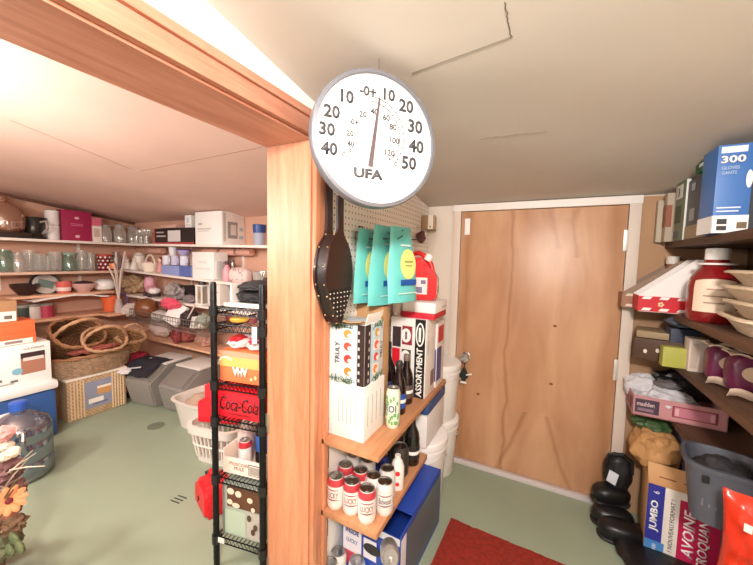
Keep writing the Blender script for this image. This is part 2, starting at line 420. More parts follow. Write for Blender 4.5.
# key tag hanging on the knob
kp = Vector((DX0+.062, YB-.068, .70))
kt = thing('key_tag', 'black key fob with white bands dangling from the door knob', 'key tag', kp)
B().tube([(0, 0, -.028), (.001, -.002, -.05)], .003).build('cord', BLACK, kt)
B().prism([(0, -.05), (.03, -.105), (.022, -.125), (.012, -.13), (.012, -.15), (-.014, -.15), (-.014, -.13), (-.022, -.125), (-.03, -.105)], .008, M=T(0, -.006, 0), bev=.002).build('fob', mat('#14201d', .4), kt)
B().box((0, -.008, -.102), (.035, .003, .008), M=E3(0, -18, 0)).build('band', WHITE, kt); B().box((0, -.008, -.152), (.036, .01, .012), .002).build('end_band', WHITE, kt)
# pegboard on the partition
b = B(); y0, y1 = JY+.09, YB-.005
b = slab([(XP, y0, .72), (XP+.008, y0, .72), (XP+.008, y1, .72), (XP, y1, .72), (XP, y0, ceil_z(y0)-.003), (XP+.008, y0, ceil_z(y0)-.003), (XP+.008, y1, ceil_z(y1)-.003), (XP, y1, ceil_z(y1)-.003)])
peg = b.build('wall_pegboard', dots('#f3f0eb', '#8a8278', 39.4, .16, 'YZ')); struct(peg)
struct(B().tube([(XP+.3, YB-.004, .3), (XP+.3, YB-.004, .3001)], .001).build('trim_speck', CREAM)) if False else None

# ================================================================= PEGBOARD SIDE
# --- dial thermometer hung from the ceiling
tc_ = Vector((-.431, .8165, 1.6225)); TR = .183
nv = Vector((.77, -.64, 0)).normalized(); hv = Vector((.64, .77, 0)).normalized()
thm = thing('dial_thermometer', 'large round white dial thermometer with grey rim hung near the doorpost', 'thermometer', tc_)
TM = Matrix(((hv.x, 0, nv.x, 0), (hv.y, 0, nv.y, 0), (0, 1, 0, 0), (0, 0, 0, 1)))   # local x right, y up, z out of the face
GREYB = mat('#6f7178', .4, .1)
B().lathe([(TR-.006, -.03), (TR, -.024), (TR, 0), (TR-.003, .006), (TR-.012, .008), (TR-.0135, .004), (TR-.0135, -.004), (0, -.004)], seg=64, M=TM).build('rim', GREYB, thm)
B().lathe([(0, -.002), (TR-.0135, -.002), (TR-.0135, 0), (0, 0)], seg=64, M=TM).build('dial_face', mat('#f6f5f3', .4), thm)
B().lathe([(0, -.03), (TR-.006, -.03), (TR-.006, -.028), (0, -.028)], seg=48, M=TM).build('back_plate', GREYB, thm)
def dial(px, py):
    d = ray(px, py); s = (tc_-EYE).dot(nv)/d.dot(nv); p = EYE+d*s-tc_; return p.dot(hv), p.z
def dcrop(u, v): return dial(300+u*.3006, 50+v*.3009)
DGREY = mat('#3c3d42', .5); DGREY2 = mat('#3c3d40', .5)
for s, u, v, h in (('40', 97, 327, 34), ('30', 90, 262, 34), ('20', 106, 204, 34), ('10', 157, 155, 34), ('-0+', 226, 137, 27), ('10', 297, 150, 33), ('20', 353, 187, 36), ('30', 383, 255, 38), ('40', 386, 321, 38), ('50', 362, 376, 38)):
    a = dcrop(u, v); text(s, thm, DGREY, h*.3009*.0033, M=TM @ T(a[0], a[1], .0006), bold=.035, name='numeral')
for s, u, v, h in (('40', 168, 312, 14), ('20', 166, 277, 14), ('-0+', 178, 239, 14), ('20', 209, 214, 15), ('40', 247, 205, 16), ('60', 287, 225, 16), ('80', 309, 256, 16), ('100', 314, 301, 16), ('120', 298, 342, 16), ('C', 145, 346, 11), ('F', 168, 337, 11), ('F', 298, 364, 10), ('C', 318, 379, 11)):
    a = dcrop(u, v); text(s, thm, DGREY2, h*.3009*.0036, M=TM @ T(a[0], a[1], .0006), bold=.03, name='small_numeral')
a = dcrop(228, 412); text('UFA', thm, mat('#4a4a50', .5), .027, M=TM @ T(a[0], a[1], .0006), width=.086, bold=.05, name='logo_lettering')
oc = dcrop(222, 414)
b = B()
for rr, ry in ((.058, .026),):
    b.tube([TM @ Vector((oc[0]+rr*math.cos(t), oc[1]+ry*math.sin(t), .0004)) for t in [2*PI*k/40 for k in range(40)]], .0006, 4, closed=True)
b.build('logo_oval', mat('#b9b9bc', .5), thm)
c0 = dcrop(240, 283)
b = B()
for r0 in (.083, .096):
    pts = []
    for k in range(41):
        t = R(93-k*137/40); pts.append(TM @ Vector((c0[0]+r0*math.cos(t), c0[1]+r0*math.sin(t)+.004, .0005)))
    b.tube(pts, .0014, 4)
b.build('scale_arc', DGREY, thm)
b = B()
for k in range(13):
    t = R(90-k*11.5)
    for r0 in (.083, .096):
        b.tube([TM @ Vector((c0[0]+(r0+q)*math.cos(t), c0[1]+(r0+q)*math.sin(t)+.004, .0005)) for q in (-.002, .003)], .0012, 4)
for k in range(10):
    t = R(110+k*11)
    for r0 in (.083, .096): b.tube([TM @ Vector((c0[0]+(r0+q)*math.cos(t), c0[1]+(r0+q)*math.sin(t), .0005)) for q in (-.001, .001)], .0013, 4)
b.build('scale_mark', DGREY, thm)
p0, p1 = dcrop(233, 388), dcrop(265, 153); d_ = Vector((p1[0]-p0[0], p1[1]-p0[1])); n_ = Vector((-d_.y, d_.x)).normalized()
b = B(); q = []
for s, wd in ((0, .007), (.95, .0028)):
    for sg in (1, -1): q.append((p0[0]+d_.x*s+n_.x*wd*sg, p0[1]+d_.y*s+n_.y*wd*sg))
pts = [q[0], q[2], (p1[0], p1[1]), q[3], q[1]]
b.prism([(x, y) for x, y in pts], .0015, M=TM @ T(0, 0, .0035) @ E3(-90, 0, 0) @ Matrix.Diagonal((1, 1, -1, 1)) if False else TM @ Matrix(((1, 0, 0, 0), (0, 0, 1, 0), (0, 1, 0, .002), (0, 0, 0, 1))))
b.build('needle', mat('#5a4d52', .5), thm)
b = B(); b.tube([(0, 0, TR-.004), (0, 0, TR+.012), (0, 0, ceil_z(tc_.y)-tc_.z)], .0015); b.build('hanging_wire', CHROME, thm)

# --- fireplace bellows hung on the pegboard
def outline(pts, n=6):
    o = []
    for i in range(len(pts)):
        p, q, r_, s_ = [Vector((*pts[(i+k) % len(pts)], 0)) for k in (-1, 0, 1, 2)]
        for j in range(n):
            t = j/n; v = .5*((2*q)+(-p+r_)*t+(2*p-5*q+4*r_-s_)*t*t+(-p+3*q-3*r_+s_)*t**3); o.append((v.x, v.y))
    return o
PY_, PZ_ = .955, 1.32
bel = thing('fireplace_bellows', 'dark brown studded fireplace bellows hanging nozzle down below the thermometer', 'bellows', (XP+.03, PY_, PZ_))
half = [(-.0, .25), (.018, .24), (.022, .1), (.03, .06), (.075, .015), (.1, -.05), (.096, -.11), (.075, -.15), (.03, -.22), (.0, -.25)]
half = [(x*.80, z) for x, z in half]
full = outline(half+[(-x, z) for x, z in reversed(half[1:-1])], 4)
PL = Matrix(((0, 1, 0, 0), (1, 0, 0, 0), (0, 0, 1, 0), (0, 0, 0, 1)))
DBR = mat('#2b1512', .28, coat=.3); LEA = mat('#1c1210', .45)
B().prism(full, .012, M=T(.046, 0, 0) @ PL, bev=.002).build('front_board', DBR, bel)
B().prism(full, .012, M=PL, bev=.002).build('back_board', DBR, bel)
gus = [(x*.93, z) for x, z in full if z < .06]
B().prism(gus, .034, M=T(.012, 0, 0) @ PL).build('leather_gusset', LEA, bel)
for x, z in half[3:]:
    for xx in (.012, .046): B().lump((xx, -x-.001, z), (.006, .006, .006), 0, sub=2).build('stud', mat('#d8b58a', .3, .8), bel)
for i in range(6):
    for j in range(-3, 4):
        y = j*.021; z = -.14-i*.016
        if abs(y) < .075*(1-(i)/7.5): B().lump((.061, y, z), (.005, .006, .006), 0, sub=2).build('nozzle_stud', mat('#d8cfc4', .3, .7), bel)
B().prism([(x, z) for x, z in full if z < -.125], .004, M=T(.057, 0, 0) @ PL).build('nozzle_leather', LEA, bel)
bt = B().box((0, 0, 0), (.003, .035, .055), .001, M=T(.066, -.03, .215) @ E3(8, 0, 12)).build('price_tag', mat('#efe6dc', .6), bel)
B().box((.0022, -.004, -.006), (.001, .018, .026), M=T(.066, -.03, .215) @ E3(8, 0, 12)).build('tag_print', mat('#b9a99a', .6), bt)

# --- peg hooks and the three teal pouches
def hook(y, z, L=.2, label=''):
    h = thing('peg_hook', label, 'peg hook', (XP+.008, y, z), 0, 'wire peg hooks under the thermometer')
    B().tube([(.004, -.012, .03), (.004, -.012, 0), (.01, 0, 0), (L*.9, 0, 0), (L, 0, .012)], .0022).tube([(.004, .012, .03), (.004, .012, 0), (.01, 0, 0)], .0022).tube([(.006, -.014, .03), (.006, .014, .03)], .0022).build('wire', mat('#4a4744', .35, .7), h)
    B().tube([(0.004, -.012, .0), (0.004, .012, 0), (.004, .012, .03), (.004, -.012, .03)], .002, closed=True).build('backing_loop', mat('#4a4744', .35, .7), h)
hook(1.22, 1.405, .2, 'bare wire peg hook, highest one just below the thermometer')
hook(1.19, 1.38, .21, 'wire peg hook under the highest hook, left of the pouches')
hook(1.33, 1.385, .24, 'wire peg hook the teal pouches hang from')
TEAL = mat('#68c4c0', .35, var=.04, scale=8)
def pouch(px, py, x, label, wy=.2, hz=.30, rz=0, ry=0):
    P = ax(px, py, x)
    o = thing('stand_up_pouch', label, 'pouch', P, (0, R(ry), R(rz)), 'teal stand-up pouches on the peg hook')
    def prof(z):
        t = (z+hz)/hz
        return .02*math.sin(min(1, (1-t)*1.6+.02)*PI/2)*(1-.0*t)+.002
    b = B(); nu, nv_ = 14, 14
    for sgn in (1, -1):
        def fn(i, j, s=sgn):
            y = (i-.5)*wy*(1+.06*(1-j)); z = -hz*(1-j); y *= .72+.28*min(1, (1-j)*1.6)
            x = s*prof(z)*(math.cos((i-.5)*PI)**.6 if 0 < i < 1 else 0)+.004*noise.noise(Vector((i*4, j*5, px*.01)))
            if j < .04: x *= .9
            return Vector((x, y, z))
        b.sheet(fn, nu, nv_, 0)
    bmesh.ops.remove_doubles(b.bm, verts=list(b.bm.verts), dist=.0006)
    b.build('bag', TEAL, o)
    OV = [(.046*math.cos(t), .06*math.sin(t)) for t in [2*PI*k/28 for k in range(28)]]
    px_ = prof(-hz*.52)+.0025
    lab = B().prism([(y+.01, z-hz*.5) for y, z in OV], .0015, M=T(px_, 0, 0) @ PL).build('oval_label', mat('#e3e089', .5), o)
    B().box((px_+.003, .012, -hz*.5+.01), (.001, .05, .006)).box((px_+.003, .012, -hz*.5-.006), (.001, .04, .004)).build('label_print', mat('#8f9a52', .5), lab)
    B().box((px_+.001, .01, -hz*.5-.072), (.003, .09, .022)).build('blue_band', mat('#1f4f9e', .5), o)
    B().box((prof(-.07)+.004, .005, -.075), (.001, .06, .007)).build('brand_print', mat('#d9efec', .5), o)
    B().box((px_+.0045, .0, -hz*.88), (.001, .11, .004)).build('foot_print', mat('#d8ece6', .5), o)
    return o
pouch(367, 229, -.665, 'teal stand-up pouch nearest the bellows, leftmost and partly hidden', .15, .30, -8)
pouch(386, 226, -.595, 'teal stand-up pouch with yellow oval hanging between the other two', .19, .32, -14)
pouch(401, 227, -.53, 'teal stand-up pouch hanging nearest the red jug', .165, .30, -18, -4)

# --- shelf boards
SHW = wood('#a36d48', '#c69069', 'Y', 12, .5)
ZU, ZL = .63, .35
sb = B().box((-.5995, 1.38, ZU-.011), (.247, .84, .022), .002).build('shelf_board', SHW); tag(sb, 'upper pegboard-side wooden shelf board holding cartons and bottles', 'shelf')
sb = B().box((-.5995, 1.23, ZL-.011), (.247, .54, .022), .002).build('shelf_board', SHW); tag(sb, 'lower pegboard-side wooden shelf board holding the beer cans', 'shelf')
def bracket(y, z, label):
    o = thing('shelf_bracket', label, 'bracket', (XP+.005, y, z-.023))
    B().box((.1, 0, -.003), (.2, .018, .006), .001).build('arm', DK, o); B().box((.003, 0, -.06), (.006, .018, .12), .001).build('wall_plate', DK, o)
bracket(1.0, ZU, 'dark bracket under the near end of the upper shelf board')
bracket(1.0, ZL, 'dark bracket under the near end of the lower shelf board')
bracket(1.76, ZU, 'dark bracket under the far end of the upper shelf board')

# --- white carton with the drinks carton standing in it
GREYP = mat('#b4b1b0', .6)
wd_ = (.165, .165, .205); wx, wy = -.6425, 1.086
wc = carton('white_carton', 'plain white carton with faint grey print under the tall drinks carton', 'carton', (wx, wy, ZU), wd_, mat('#efedea', .6), 0, .002)
for i in range(5):
    panel(wc, wd_, 'F', .34+i*.11, .28+.03*(i % 2), .36+i*.11, .86-.05*(i % 3), GREYP, 'faint_print')
for i in range(4): panel(wc, wd_, 'R', .15+i*.2, .25, .18+i*.2, .8, mat('#bfbcba', .6), 'faint_print')
panel(wc, wd_, 'F', .05, .06, .1, .3, mat('#a9a9b6', .6), 'barcode')
td_ = (.150, .150, .225)
tr_ = carton('drinks_carton', 'tall pale blue seltzer carton reading TRULY with fruit pictures and pine sprigs', 'carton', (wx, wy+.002, ZU+.205), td_, mat('#d7e0e6', .5), 0, .002,
   panels=(('F', .80, .0, 1, 1, mat('#33211d', .5), 'dark_stripe'), ('R', 0, 0, .28, 1, mat('#33211d', .5), 'dark_stripe'), ('F', .72, 0, .79, 1, mat('#b6d4de', .5), 'blue_stripe'), ('R', .30, 0, .38, 1, mat('#b6d4de', .5), 'blue_stripe')),
   texts=(('F', .23, .5, 'TRULY', .13, mat('#3b3b3f', .5), dict(rot=90, bold=.012)), ('R', .86, .5, 'TRULY', .11, mat('#3b3b3f', .5), dict(rot=90, bold=.012))))
FR = [mat('#e8873c', .5), mat('#dc3f3c', .5), mat('#e4574a', .5), mat('#d79b4e', .5)]
for fc, u in (('F', .56), ('R', .56)):
    for i in range(4):
        panel(tr_, td_, fc, u-.16, .12+i*.21, u+.15, .30+i*.21, mat('#bcd9e4', .5) if i % 2 else mat('#f0ece6', .5), 'picture_panel')
        panel(tr_, td_, fc, u-.13, .14+i*.21, u+.10, .28+i*.21, FR[i], 'fruit_picture', .0012, .0012, 'disc')
        panel(tr_, td_, fc, u-.02, .15+i*.21, u+.13, .22+i*.21, mat('#f3e9dc', .5), 'fruit_picture', .0012, .002, 'disc')
for i in range(7):
    panel(tr_, td_, 'F', .85, .08+i*.13, .90, .13+i*.13, mat('#c9bdb6', .5), 'white_mark', .0012, .0012)
    panel(tr_, td_, 'R', .08, .06+i*.13, .12, .12+i*.13, mat('#c9bdb6', .5), 'white_mark', .0012, .0012)
GRN = mat('#4d6b45', .7)
rnd = random.Random(3)
for fc, n in (('F', 60), ('R', 40)):
    for v0, v1 in ((.01, .09), (.92, .99)):
        b = B()
        for k in range(n//2):
            u = rnd.uniform(.05, .68) if fc == 'F' else rnd.uniform(.4, .92); v = rnd.uniform(v0, v1)
            b.box((0, 0, 0), (.024, .0016, .0012), M=fmat(td_, fc, u, v, .005, rnd.uniform(0, 180)))
        b.build('pine_sprig_print', GRN, tr_)
b = B(); b.sheet(lambda i, j: Vector((-.075+.15*i, -.06-.05*j, .225+.045*j-.03*j*j+.004*math.sin(i*7))), 8, 4, .002); b.build('open_flap', mat('#c4a07a', .8), tr_)
b = B(); b.sheet(lambda i, j: Vector((.073+.012*j, -.07+.12*i, .225+.04*j)), 4, 3, .002); b.build('white_flap', WHITE, tr_)
fl = carton('cardboard_sleeve', 'torn brown cardboard sleeve standing behind the tall drinks carton', 'cardboard', (-.655, 1.235, ZU), (.13, .06, .475), CARD, 0, .002)
cu_ = B().lathe([(0, 0), (.024, 0), (.031, .08), (.033, .08), (.033, .086), (.03, .086), (.022, .004), (0, .004)]).build('paper_cup', mat('#d8cfc6', .6), None, (-.672, 1.545, ZU+.386)); tag(cu_, 'pale paper cup on the ASSORTMENT carton just below the teal pouches', 'cup')
# --- ASSORTMENT carton and what lies on it
ad_ = (.185, .15, .385); axx, ayy = -.588, 1.555
as_ = carton('assortment_carton', 'tall white snack carton with black ASSORTMENT stripe behind the dark bottles', 'carton', (axx, ayy, ZU), ad_, mat('#ece9e6', .5), 0, .002,
  panels=(('F', .70, 0, .98, 1, mat('#161616', .5), 'black_stripe'), ('F', .06, .62, .30, .88, mat('#3a2c30', .5)), ('F', .34, .66, .62, .9, mat('#8f2e3a', .5)), ('F', .06, .36, .28, .6, RED), ('F', .34, .38, .6, .6, mat('#3d4a38', .5)), ('R', .55, .1, .9, .3, mat('#8c6a60', .5)), ('R', .1, .55, .3, .85, mat('#d7d3cf', .5))),
  texts=(('F', .84, .33, 'ASSORTMENT', .17, WHITE, dict(rot=90, bold=.03, wfrac=.62)),))
panel(as_, ad_, 'F', .72, .66, .96, .96, WHITE, 'oval_emblem', .001, .0014, 'disc'); panel(as_, ad_, 'F', .76, .68, .92, .94, mat('#242424', .5), 'oval_emblem', .001, .0024, 'disc')
for u, v in ((.47, .78), (.47, .5)):
    panel(as_, ad_, 'F', u-.15, v-.09, u+.12, v+.09, WHITE, 'oval_emblem', .001, .0014, 'disc'); panel(as_, ad_, 'F', u-.045, v-.05, u+.015, v+.05, mat('#6a6462', .5), 'emblem_print')
panel(as_, ad_, 'F', .81, .72, .87, .90, WHITE, 'emblem_print')
panel(as_, ad_, 'R', .04, .72, .5, .84, WHITE, 'round_seal', .001, .001, 'disc')
zt = ZU+.385
rb = carton('flat_red_box', 'flat red box on the tall ASSORTMENT carton, under a white lid', 'box', (-.55, 1.60, zt), (.17, .2, .028), mat('#c62136', .5), 0, .003)
lb_ = carton('flat_white_box', 'flat white box lying directly under the red jug', 'box', (-.55, 1.61, zt+.028), (.17, .2, .05), mat('#f3f0ee', .5), 0, .003, panels=(('R', .55, .4, .9, .46, mat('#8a8a8a', .5), 'printed_line'),))
jx, jy, jz = -.585, 1.63, zt+.078
jg = thing('red_jug', 'red plastic handled jug with white cap standing on the flat white box', 'jug', (jx, jy, jz), R(12))
REDP = mat('#e02a2c', .3)
b = B(); w2 = .062
jo = [(-.082, .004), (.082, .004), (.086, .02), (.086, .115), (.078, .14), (.03, .185), (.02, .215), (-.02, .222), (-.07, .21), (-.086, .17), (-.086, .02)]
b.prism(jo, .11, M=T(0, -.055, 0), bev=.012); b.build('bottle', REDP, jg)
B().tube([(-.06, 0, .2), (-.05, 0, .235), (-.015, 0, .243), (.02, 0, .225), (.05, 0, .185), (.06, 0, .15)], [.012, .013, .013, .013, .012, .012], 10).build('handle', REDP, jg)
B().lathe([(.019, 0), (.019, .03), (.016, .033), (0, .033)], seg=24, M=T(.03, -.01, .205) @ E3(0, 28, 0)).build('cap', WHITE, jg)
B().box((-.01, -.0565, .075), (.1, .003, .085), .002).build('label', mat('#ead9d6', .5), jg)
jl = B().box((.0875, 0, .075), (.003, .075, .085), .002).build('side_label', mat('#d8b8b0', .5), jg)
B().box((-.03, -.059, .095), (.03, .002, .02)).box((.02, -.059, .095), (.025, .002, .02)).box((-.01, -.059, .055), (.05, .002, .03)).build('label_print', mat('#7b6f90', .5), jg)
B().box((.09, 0, .06), (.002, .04, .035)).build('side_print', mat('#5c4a48', .5), jl)
dfp = ax(421, 237, XP+.04)
df = thing('dried_flower_bunch', 'small purple-brown dried bunch hanging on the pegboard above the red jug', 'dried flowers', dfp)
B().lump((0, 0, 0), (.05, .06, .07), .5, 3, 2, 3).build('flower_head', mat('#6b4346', .8), df)
B().tube([(0, 0, .03), (-.002, 0, .055), (-.03, 0, .06)], .002).build('stalk', mat('#5a4a3c', .8), df)
# blue-printed carton beyond
carton('blue_print_carton', 'white carton with blue and red print at the far end of the upper shelf', 'carton', (-.565, 1.71, ZU), (.15, .13, .34), mat('#e4ddd8', .55), 0, .002,
  panels=(('R', 0, .1, .6, .62, mat('#4c4a86', .5)), ('R', .1, .7, .8, .95, mat('#c8343a', .5)), ('F', .75, .1, .98, .6, mat('#4c4a86', .5))))
cb = carton('wall_box', 'little brown box with white label stuck up beside the door frame', 'box', ay(429, 226, YB-.065)-Vector((0, 0, .025)), (.085, .12, .085), mat('#a98c6c', .7), R(14), .002, panels=(('F', .48, 0, .84, 1, mat('#efe7d8', .6), 'white_label'), ('F', .58, .12, .7, .2, DK, 'label_mark')))

# --- bottles and slim can
BOT = [(0, 0), (.032, 0), (.035, .006), (.035, .12), (.03, .15), (.015, .185), (.0135, .22), (.0145, .222), (.0145, .24), (0, .24)]
def bottle(P, label, glassm, labm, capm, k=1.0, group='dark bottles by the ASSORTMENT carton'):
    o = thing('glass_bottle', label, 'bottle', P, 0, group); pr_ = [(r*k, z*k) for r, z in BOT]
    B().lathe(pr_[:7]+[(0, .222*k)], seg=20).build('body', glassm, o)
    B().lathe([(.0145*k, .212*k), (.0158*k, .215*k), (.0158*k, .236*k), (.013*k, .241*k), (0, .241*k)]).build('cap', capm, o)
    l = B().lathe([(.0354*k, .03*k), (.0358*k, .031*k), (.0358*k, .095*k), (.0354*k, .096*k)]).build('label', labm, o)
    B().lathe([(.036*k, .055*k), (.0363*k, .056*k), (.0363*k, .07*k), (.036*k, .071*k)]).build('label_band', WHITE, l)
    return o
BGL = mat('#1b1114', .12, coat=.5)
bottle(on(az(398, 412, ZU), ZU), 'dark bottle with blue label, right next to the slim green can', BGL, mat('#2b4fa0', .5), DK, .95)
bottle(on(az(405.5, 402, ZU), ZU), 'dark bottle with brown label in front of the ASSORTMENT carton', BGL, mat('#5a4a45', .5), mat('#7a6a60', .4), .95)
bottle(Vector((-.64, 1.36, ZU)), 'dark bottle half hidden behind the tall drinks carton', BGL, mat('#26365f', .5), mat('#222222', .4), 1.2)
CAN = [(0, .004), (.022, .002), (.026, 0), (.0325, .012), (.033, .02), (.033, .103), (.0325, .106), (.0275, .118), (.0275, .1215)]
def make_can(P, label, body, bandm, txt, txtm, r=1.0, hk=1.0, group=None, second=None, name='drink_can'):
    o = thing(name, label, 'can', P, 0, group)
    B().lathe([(a*r, z*hk) for a, z in CAN], seg=28).build('body', body, o)
    B().lathe([(.0275*r, .1215*hk), (.0255*r, .1205*hk), (.0245*r, .117*hk), (0, .117*hk)], seg=24).build('top', mat('#b7b7b5', .28, 1), o)
    B().box((0, -.006, .1185*hk), (.012, .02, .0015), .0006).build('pull_tab', mat('#d0d0ce', .25, 1), o)
    if bandm: B().lathe([(.0333*r, .094*hk), (.0334*r, .102*hk), (.0329*r, .107*hk), (.0278*r, .118*hk)], seg=28).build('red_band', bandm, o)
    if txt: text(txt, o, txtm, .022*hk, M=T(0, 0, .062*hk) @ E3(90, 0, 0), width=.05, wrap=.0336*r, bold=.02)
    if second:
        for z, hh in ((.044, .005), (.082, .004)):
            b = B()
            for a in range(-5, 6): b.box((0, -.0336*r, z*hk), (.006, .0006, hh*.8*math.cos(a/5.5*PI/2)+.001), M=E3(0, 0, a*8))
            b.build('emblem_print', second, o)
    return o
CW = mat('#ece8e4', .3, .2); CR_ = mat('#c2404a', .3, .2); CT = mat('#9a4438', .5)
GRP = 'beer cans on the lower pegboard-side shelf'
cans = [((338, 508), 'white beer can with red top band in the front row, nearest the doorpost'), ((353.5, 514), 'white beer can with red top band, middle of the front row'), ((366.5, 520), 'white beer can with red top band at the shelf corner, nearest the viewer')]
locs = [(-.676, 1.005), (-.608, 1.01), (-.539, 1.003)]
c_ = make_can((*locs[0], ZL), cans[0][1], CW, CR_, 'LUCKY', CT, group=GRP, second=CT)
rots = (0.1, .35, .5)
c_.rotation_euler.z = .1
for (p, l), xy, rz in list(zip(cans, locs, rots))[1:]: dup(c_, (*xy, ZL), l, rz)
bc_ = make_can((-.499, 1.068, ZL), 'white beer can without red band at the front edge, right of the corner can', CW, None, 'Budweiser', mat('#6d5a63', .5), group=GRP, second=mat('#8b4a52', .5)); bc_.rotation_euler.z = .5
for xy, l in (((-.682, 1.08), 'white beer can in the second row, against the wall'), ((-.612, 1.082), 'red banded beer can in the second row, beside the wall can')):
    dup(c_, (*xy, ZL), l, .9)
pc = make_can((-.553, 1.078, ZL), 'plain white can directly behind the shelf corner can', mat('#e6e4e2', .3, .2), None, None, None, group=GRP)
for xy, l in (((-.69, 1.155), 'plain can in the third row, nearest the wall'), ((-.62, 1.155), 'plain can in the third row, second from the wall'), ((-.525, 1.143), 'plain white can behind the unbanded can at the shelf edge')):
    dup(pc, (*xy, ZL), l)
bl_ = make_can((-.588, 1.215, ZL), 'dark blue can at the back of the beer cans', mat('#2a3a86', .3, .2), None, None, None, group=GRP)
wb = thing('white_bottle', 'white plastic bottle with a red dot behind the beer cans', 'bottle', (-.512, 1.215, ZL))
B().lathe([(0, 0), (.026, 0), (.028, .01), (.028, .09), (.02, .115), (.012, .125), (.012, .14), (0, .14)]).build('body', mat('#ece4df', .4), wb)
B().lathe([(0, 0), (.01, 0), (.01, .001), (0, .001)], M=T(.012, -.0255, .075) @ E3(90, 0, 25)).lathe([(0, 0), (.008, 0), (.008, .001), (0, .001)], M=T(.012, -.0258, .03) @ E3(90, 0, 25)).build('red_dot', RED, wb)
# dark bottles at the end of the lower shelf
BK = mat('#171513', .2, coat=.4)
bottle(Vector((-.52, 1.40, ZL)), 'slim black bottle at the shelf edge beside the white cooler', BK, mat('#241f1d', .5), BK, 1.0, 'bottles at the end of the lower shelf')
gs = make_can((-.595, 1.30, ZL), 'dark steel can with a silver top in front of the far bottles', mat('#4b4542', .3, .5), None, None, None, 1.15, 1.1)
for xy, l in (((-.535, 1.295), 'dark steel can at the shelf edge beside the white bottle'), ((-.675, 1.29), 'dark steel can near the wall behind the beer cans'), ((-.60, 1.39), 'dark steel can left of the slim black bottle'), ((-.66, 1.40), 'dark steel can near the wall left of the white cooler')): dup(gs, (*xy, ZL), l)
gs.children[0]
# slim green can
sc_ = make_can(on(az(392.5, 426, ZU), ZU), 'tall slim white can with green leaf print at the shelf front', mat('#d9e2d0', .3, .1), None, 'ROI', mat('#44506a', .5), .86, 1.32)
b = B(); rnd = random.Random(5)
for k in range(26):
    a = rnd.uniform(-75, 75); z = rnd.uniform(.02, .06) if k < 16 else rnd.uniform(.095, .125)
    b.box((0, -.0286, z), (.008, .0007, .014), M=E3(0, 0, a) )
b.build('leaf_print', mat('#6aa35a', .5), sc_)

# --- white cooler with blue lid, pails, beer case
co = thing('cooler_box', 'small white storage tub with dark blue lid at the far end of the lower shelf', 'cooler', (-.575, 1.645, ZL+.022), 0)
B().box((0, 0, .085), (.19, .30, .17), .015).build('tub', mat('#e2e0e0', .5), co)
B().box((0, 0, .2), (.2, .31, .06), .02, M=None).build('lid', mat('#2b4d84', .45), co)
PAIL = [(0, 0), (.125, 0), (.128, .004), (.142, .30), (.150, .305), (.150, .32), (.146, .322), (.146, .335), (.152, .338), (.152, .362), (.146, .366), (0, .366)]
def pail(P, label, k=1.0):
    o = thing('plastic_pail', label, 'pail', P, 0, 'white plastic pails by the door')
    B().lathe([(r*k, z*k) for r, z in PAIL[:4]]+[(.14*k, .34*k)], seg=32).build('bucket', mat('#e9e6e2', .45), o)
    B().lathe([(.142*k, .3*k), (.150*k, .305*k), (.150*k, .318*k), (.143*k, .32*k)], seg=32).build('rib', mat('#efecea', .45), o)
    B().lathe([(.146*k, .335*k), (.152*k, .338*k), (.152*k, .362*k), (.146*k, .368*k), (0, .368*k)], seg=32).build('lid', mat('#f2f0ee', .45), o)
    B().tube([(.15*k*math.cos(t), .15*k*math.sin(t), .29*k-.05*k*math.sin(abs(t+.5)*1.0)) for t in [-1.4+.1*i for i in range(20)]], .003).build('handle', mat('#dedad6', .4), o)
    return o
pail((-.575, 1.66, 0), 'white plastic pail on the floor nearest the beer case')
b1 = pail((-.575, 1.955, 0), 'white plastic pail on the floor next to the door frame', .93)
pail((-.575, 1.955, .343), 'white plastic pail stacked on another pail next to the door frame', .93)
pail((-.55, 1.955, .685), 'white plastic pail topmost in the stack next to the door frame', .8) if False else None
bd_ = (.26, .46, .27); bx_, by_ = -.555, 1.31
CB = mat('#2747a6', .4)
def cpanel(*a): return panel(a[0], (a[1][0]+.006, a[1][1]+.006, a[1][2]), *a[2:])
bcase = thing('beer_case', 'open blue beer case on the floor under the lower shelf', 'beer case', (bx_, by_, 0), R(-2))
b = B(); t_ = .004
b.box((0, 0, .004), (bd_[0], bd_[1], .008)).box((0, -bd_[1]/2, .13), (bd_[0], t_, .26)).box((0, bd_[1]/2, .135), (bd_[0], t_, .27)).box((-bd_[0]/2, 0, .135), (t_, bd_[1], .27)).box((bd_[0]/2, 0, .135), (t_, bd_[1], .27)).box((0, .06, .268), (bd_[0], bd_[1]-.12, .004))
b.build('carton_body', CB, bcase)
for n, args in (('white_panel', ('F', .03, .3, .36, .98, mat('#e7e2ea', .5))), ('red_stripe', ('F', .06, .22, .33, .42, mat('#c84a5e', .5))), ('white_panel', ('F', .4, .45, .62, .75, mat('#e7e2ea', .5))), ('white_stripe', ('F', .36, .87, .99, .97, mat('#d9d9df', .5))), ('grey_panel', ('R', .12, .1, .95, .95, mat('#59636a', .5))), ('white_stripe', ('R', .0, .05, .1, .95, mat('#dcdbe0', .5)))):
    cpanel(bcase, bd_, *args, n)
for i, s in enumerate(('LOOK', 'INSIDE')): ftext(bcase, bd_, 'F', .195, .88-.13*i, s, .075, mat('#24348c', .5), wfrac=.24, bold=.02, off=.0055)
ftext(bcase, bd_, 'F', .195, .6, 'LUCKY', .06, mat('#24348c', .5), wfrac=.2, off=.0055)
bch = B().lathe([(.0, 0), (.03, 0), (.03, .002), (0, .002)], M=fmat(bd_, 'F', .55, .62, .0055) @ Matrix.Diagonal((1.3, .7, 1, 1))).build('hand_hole', DK, bcase)
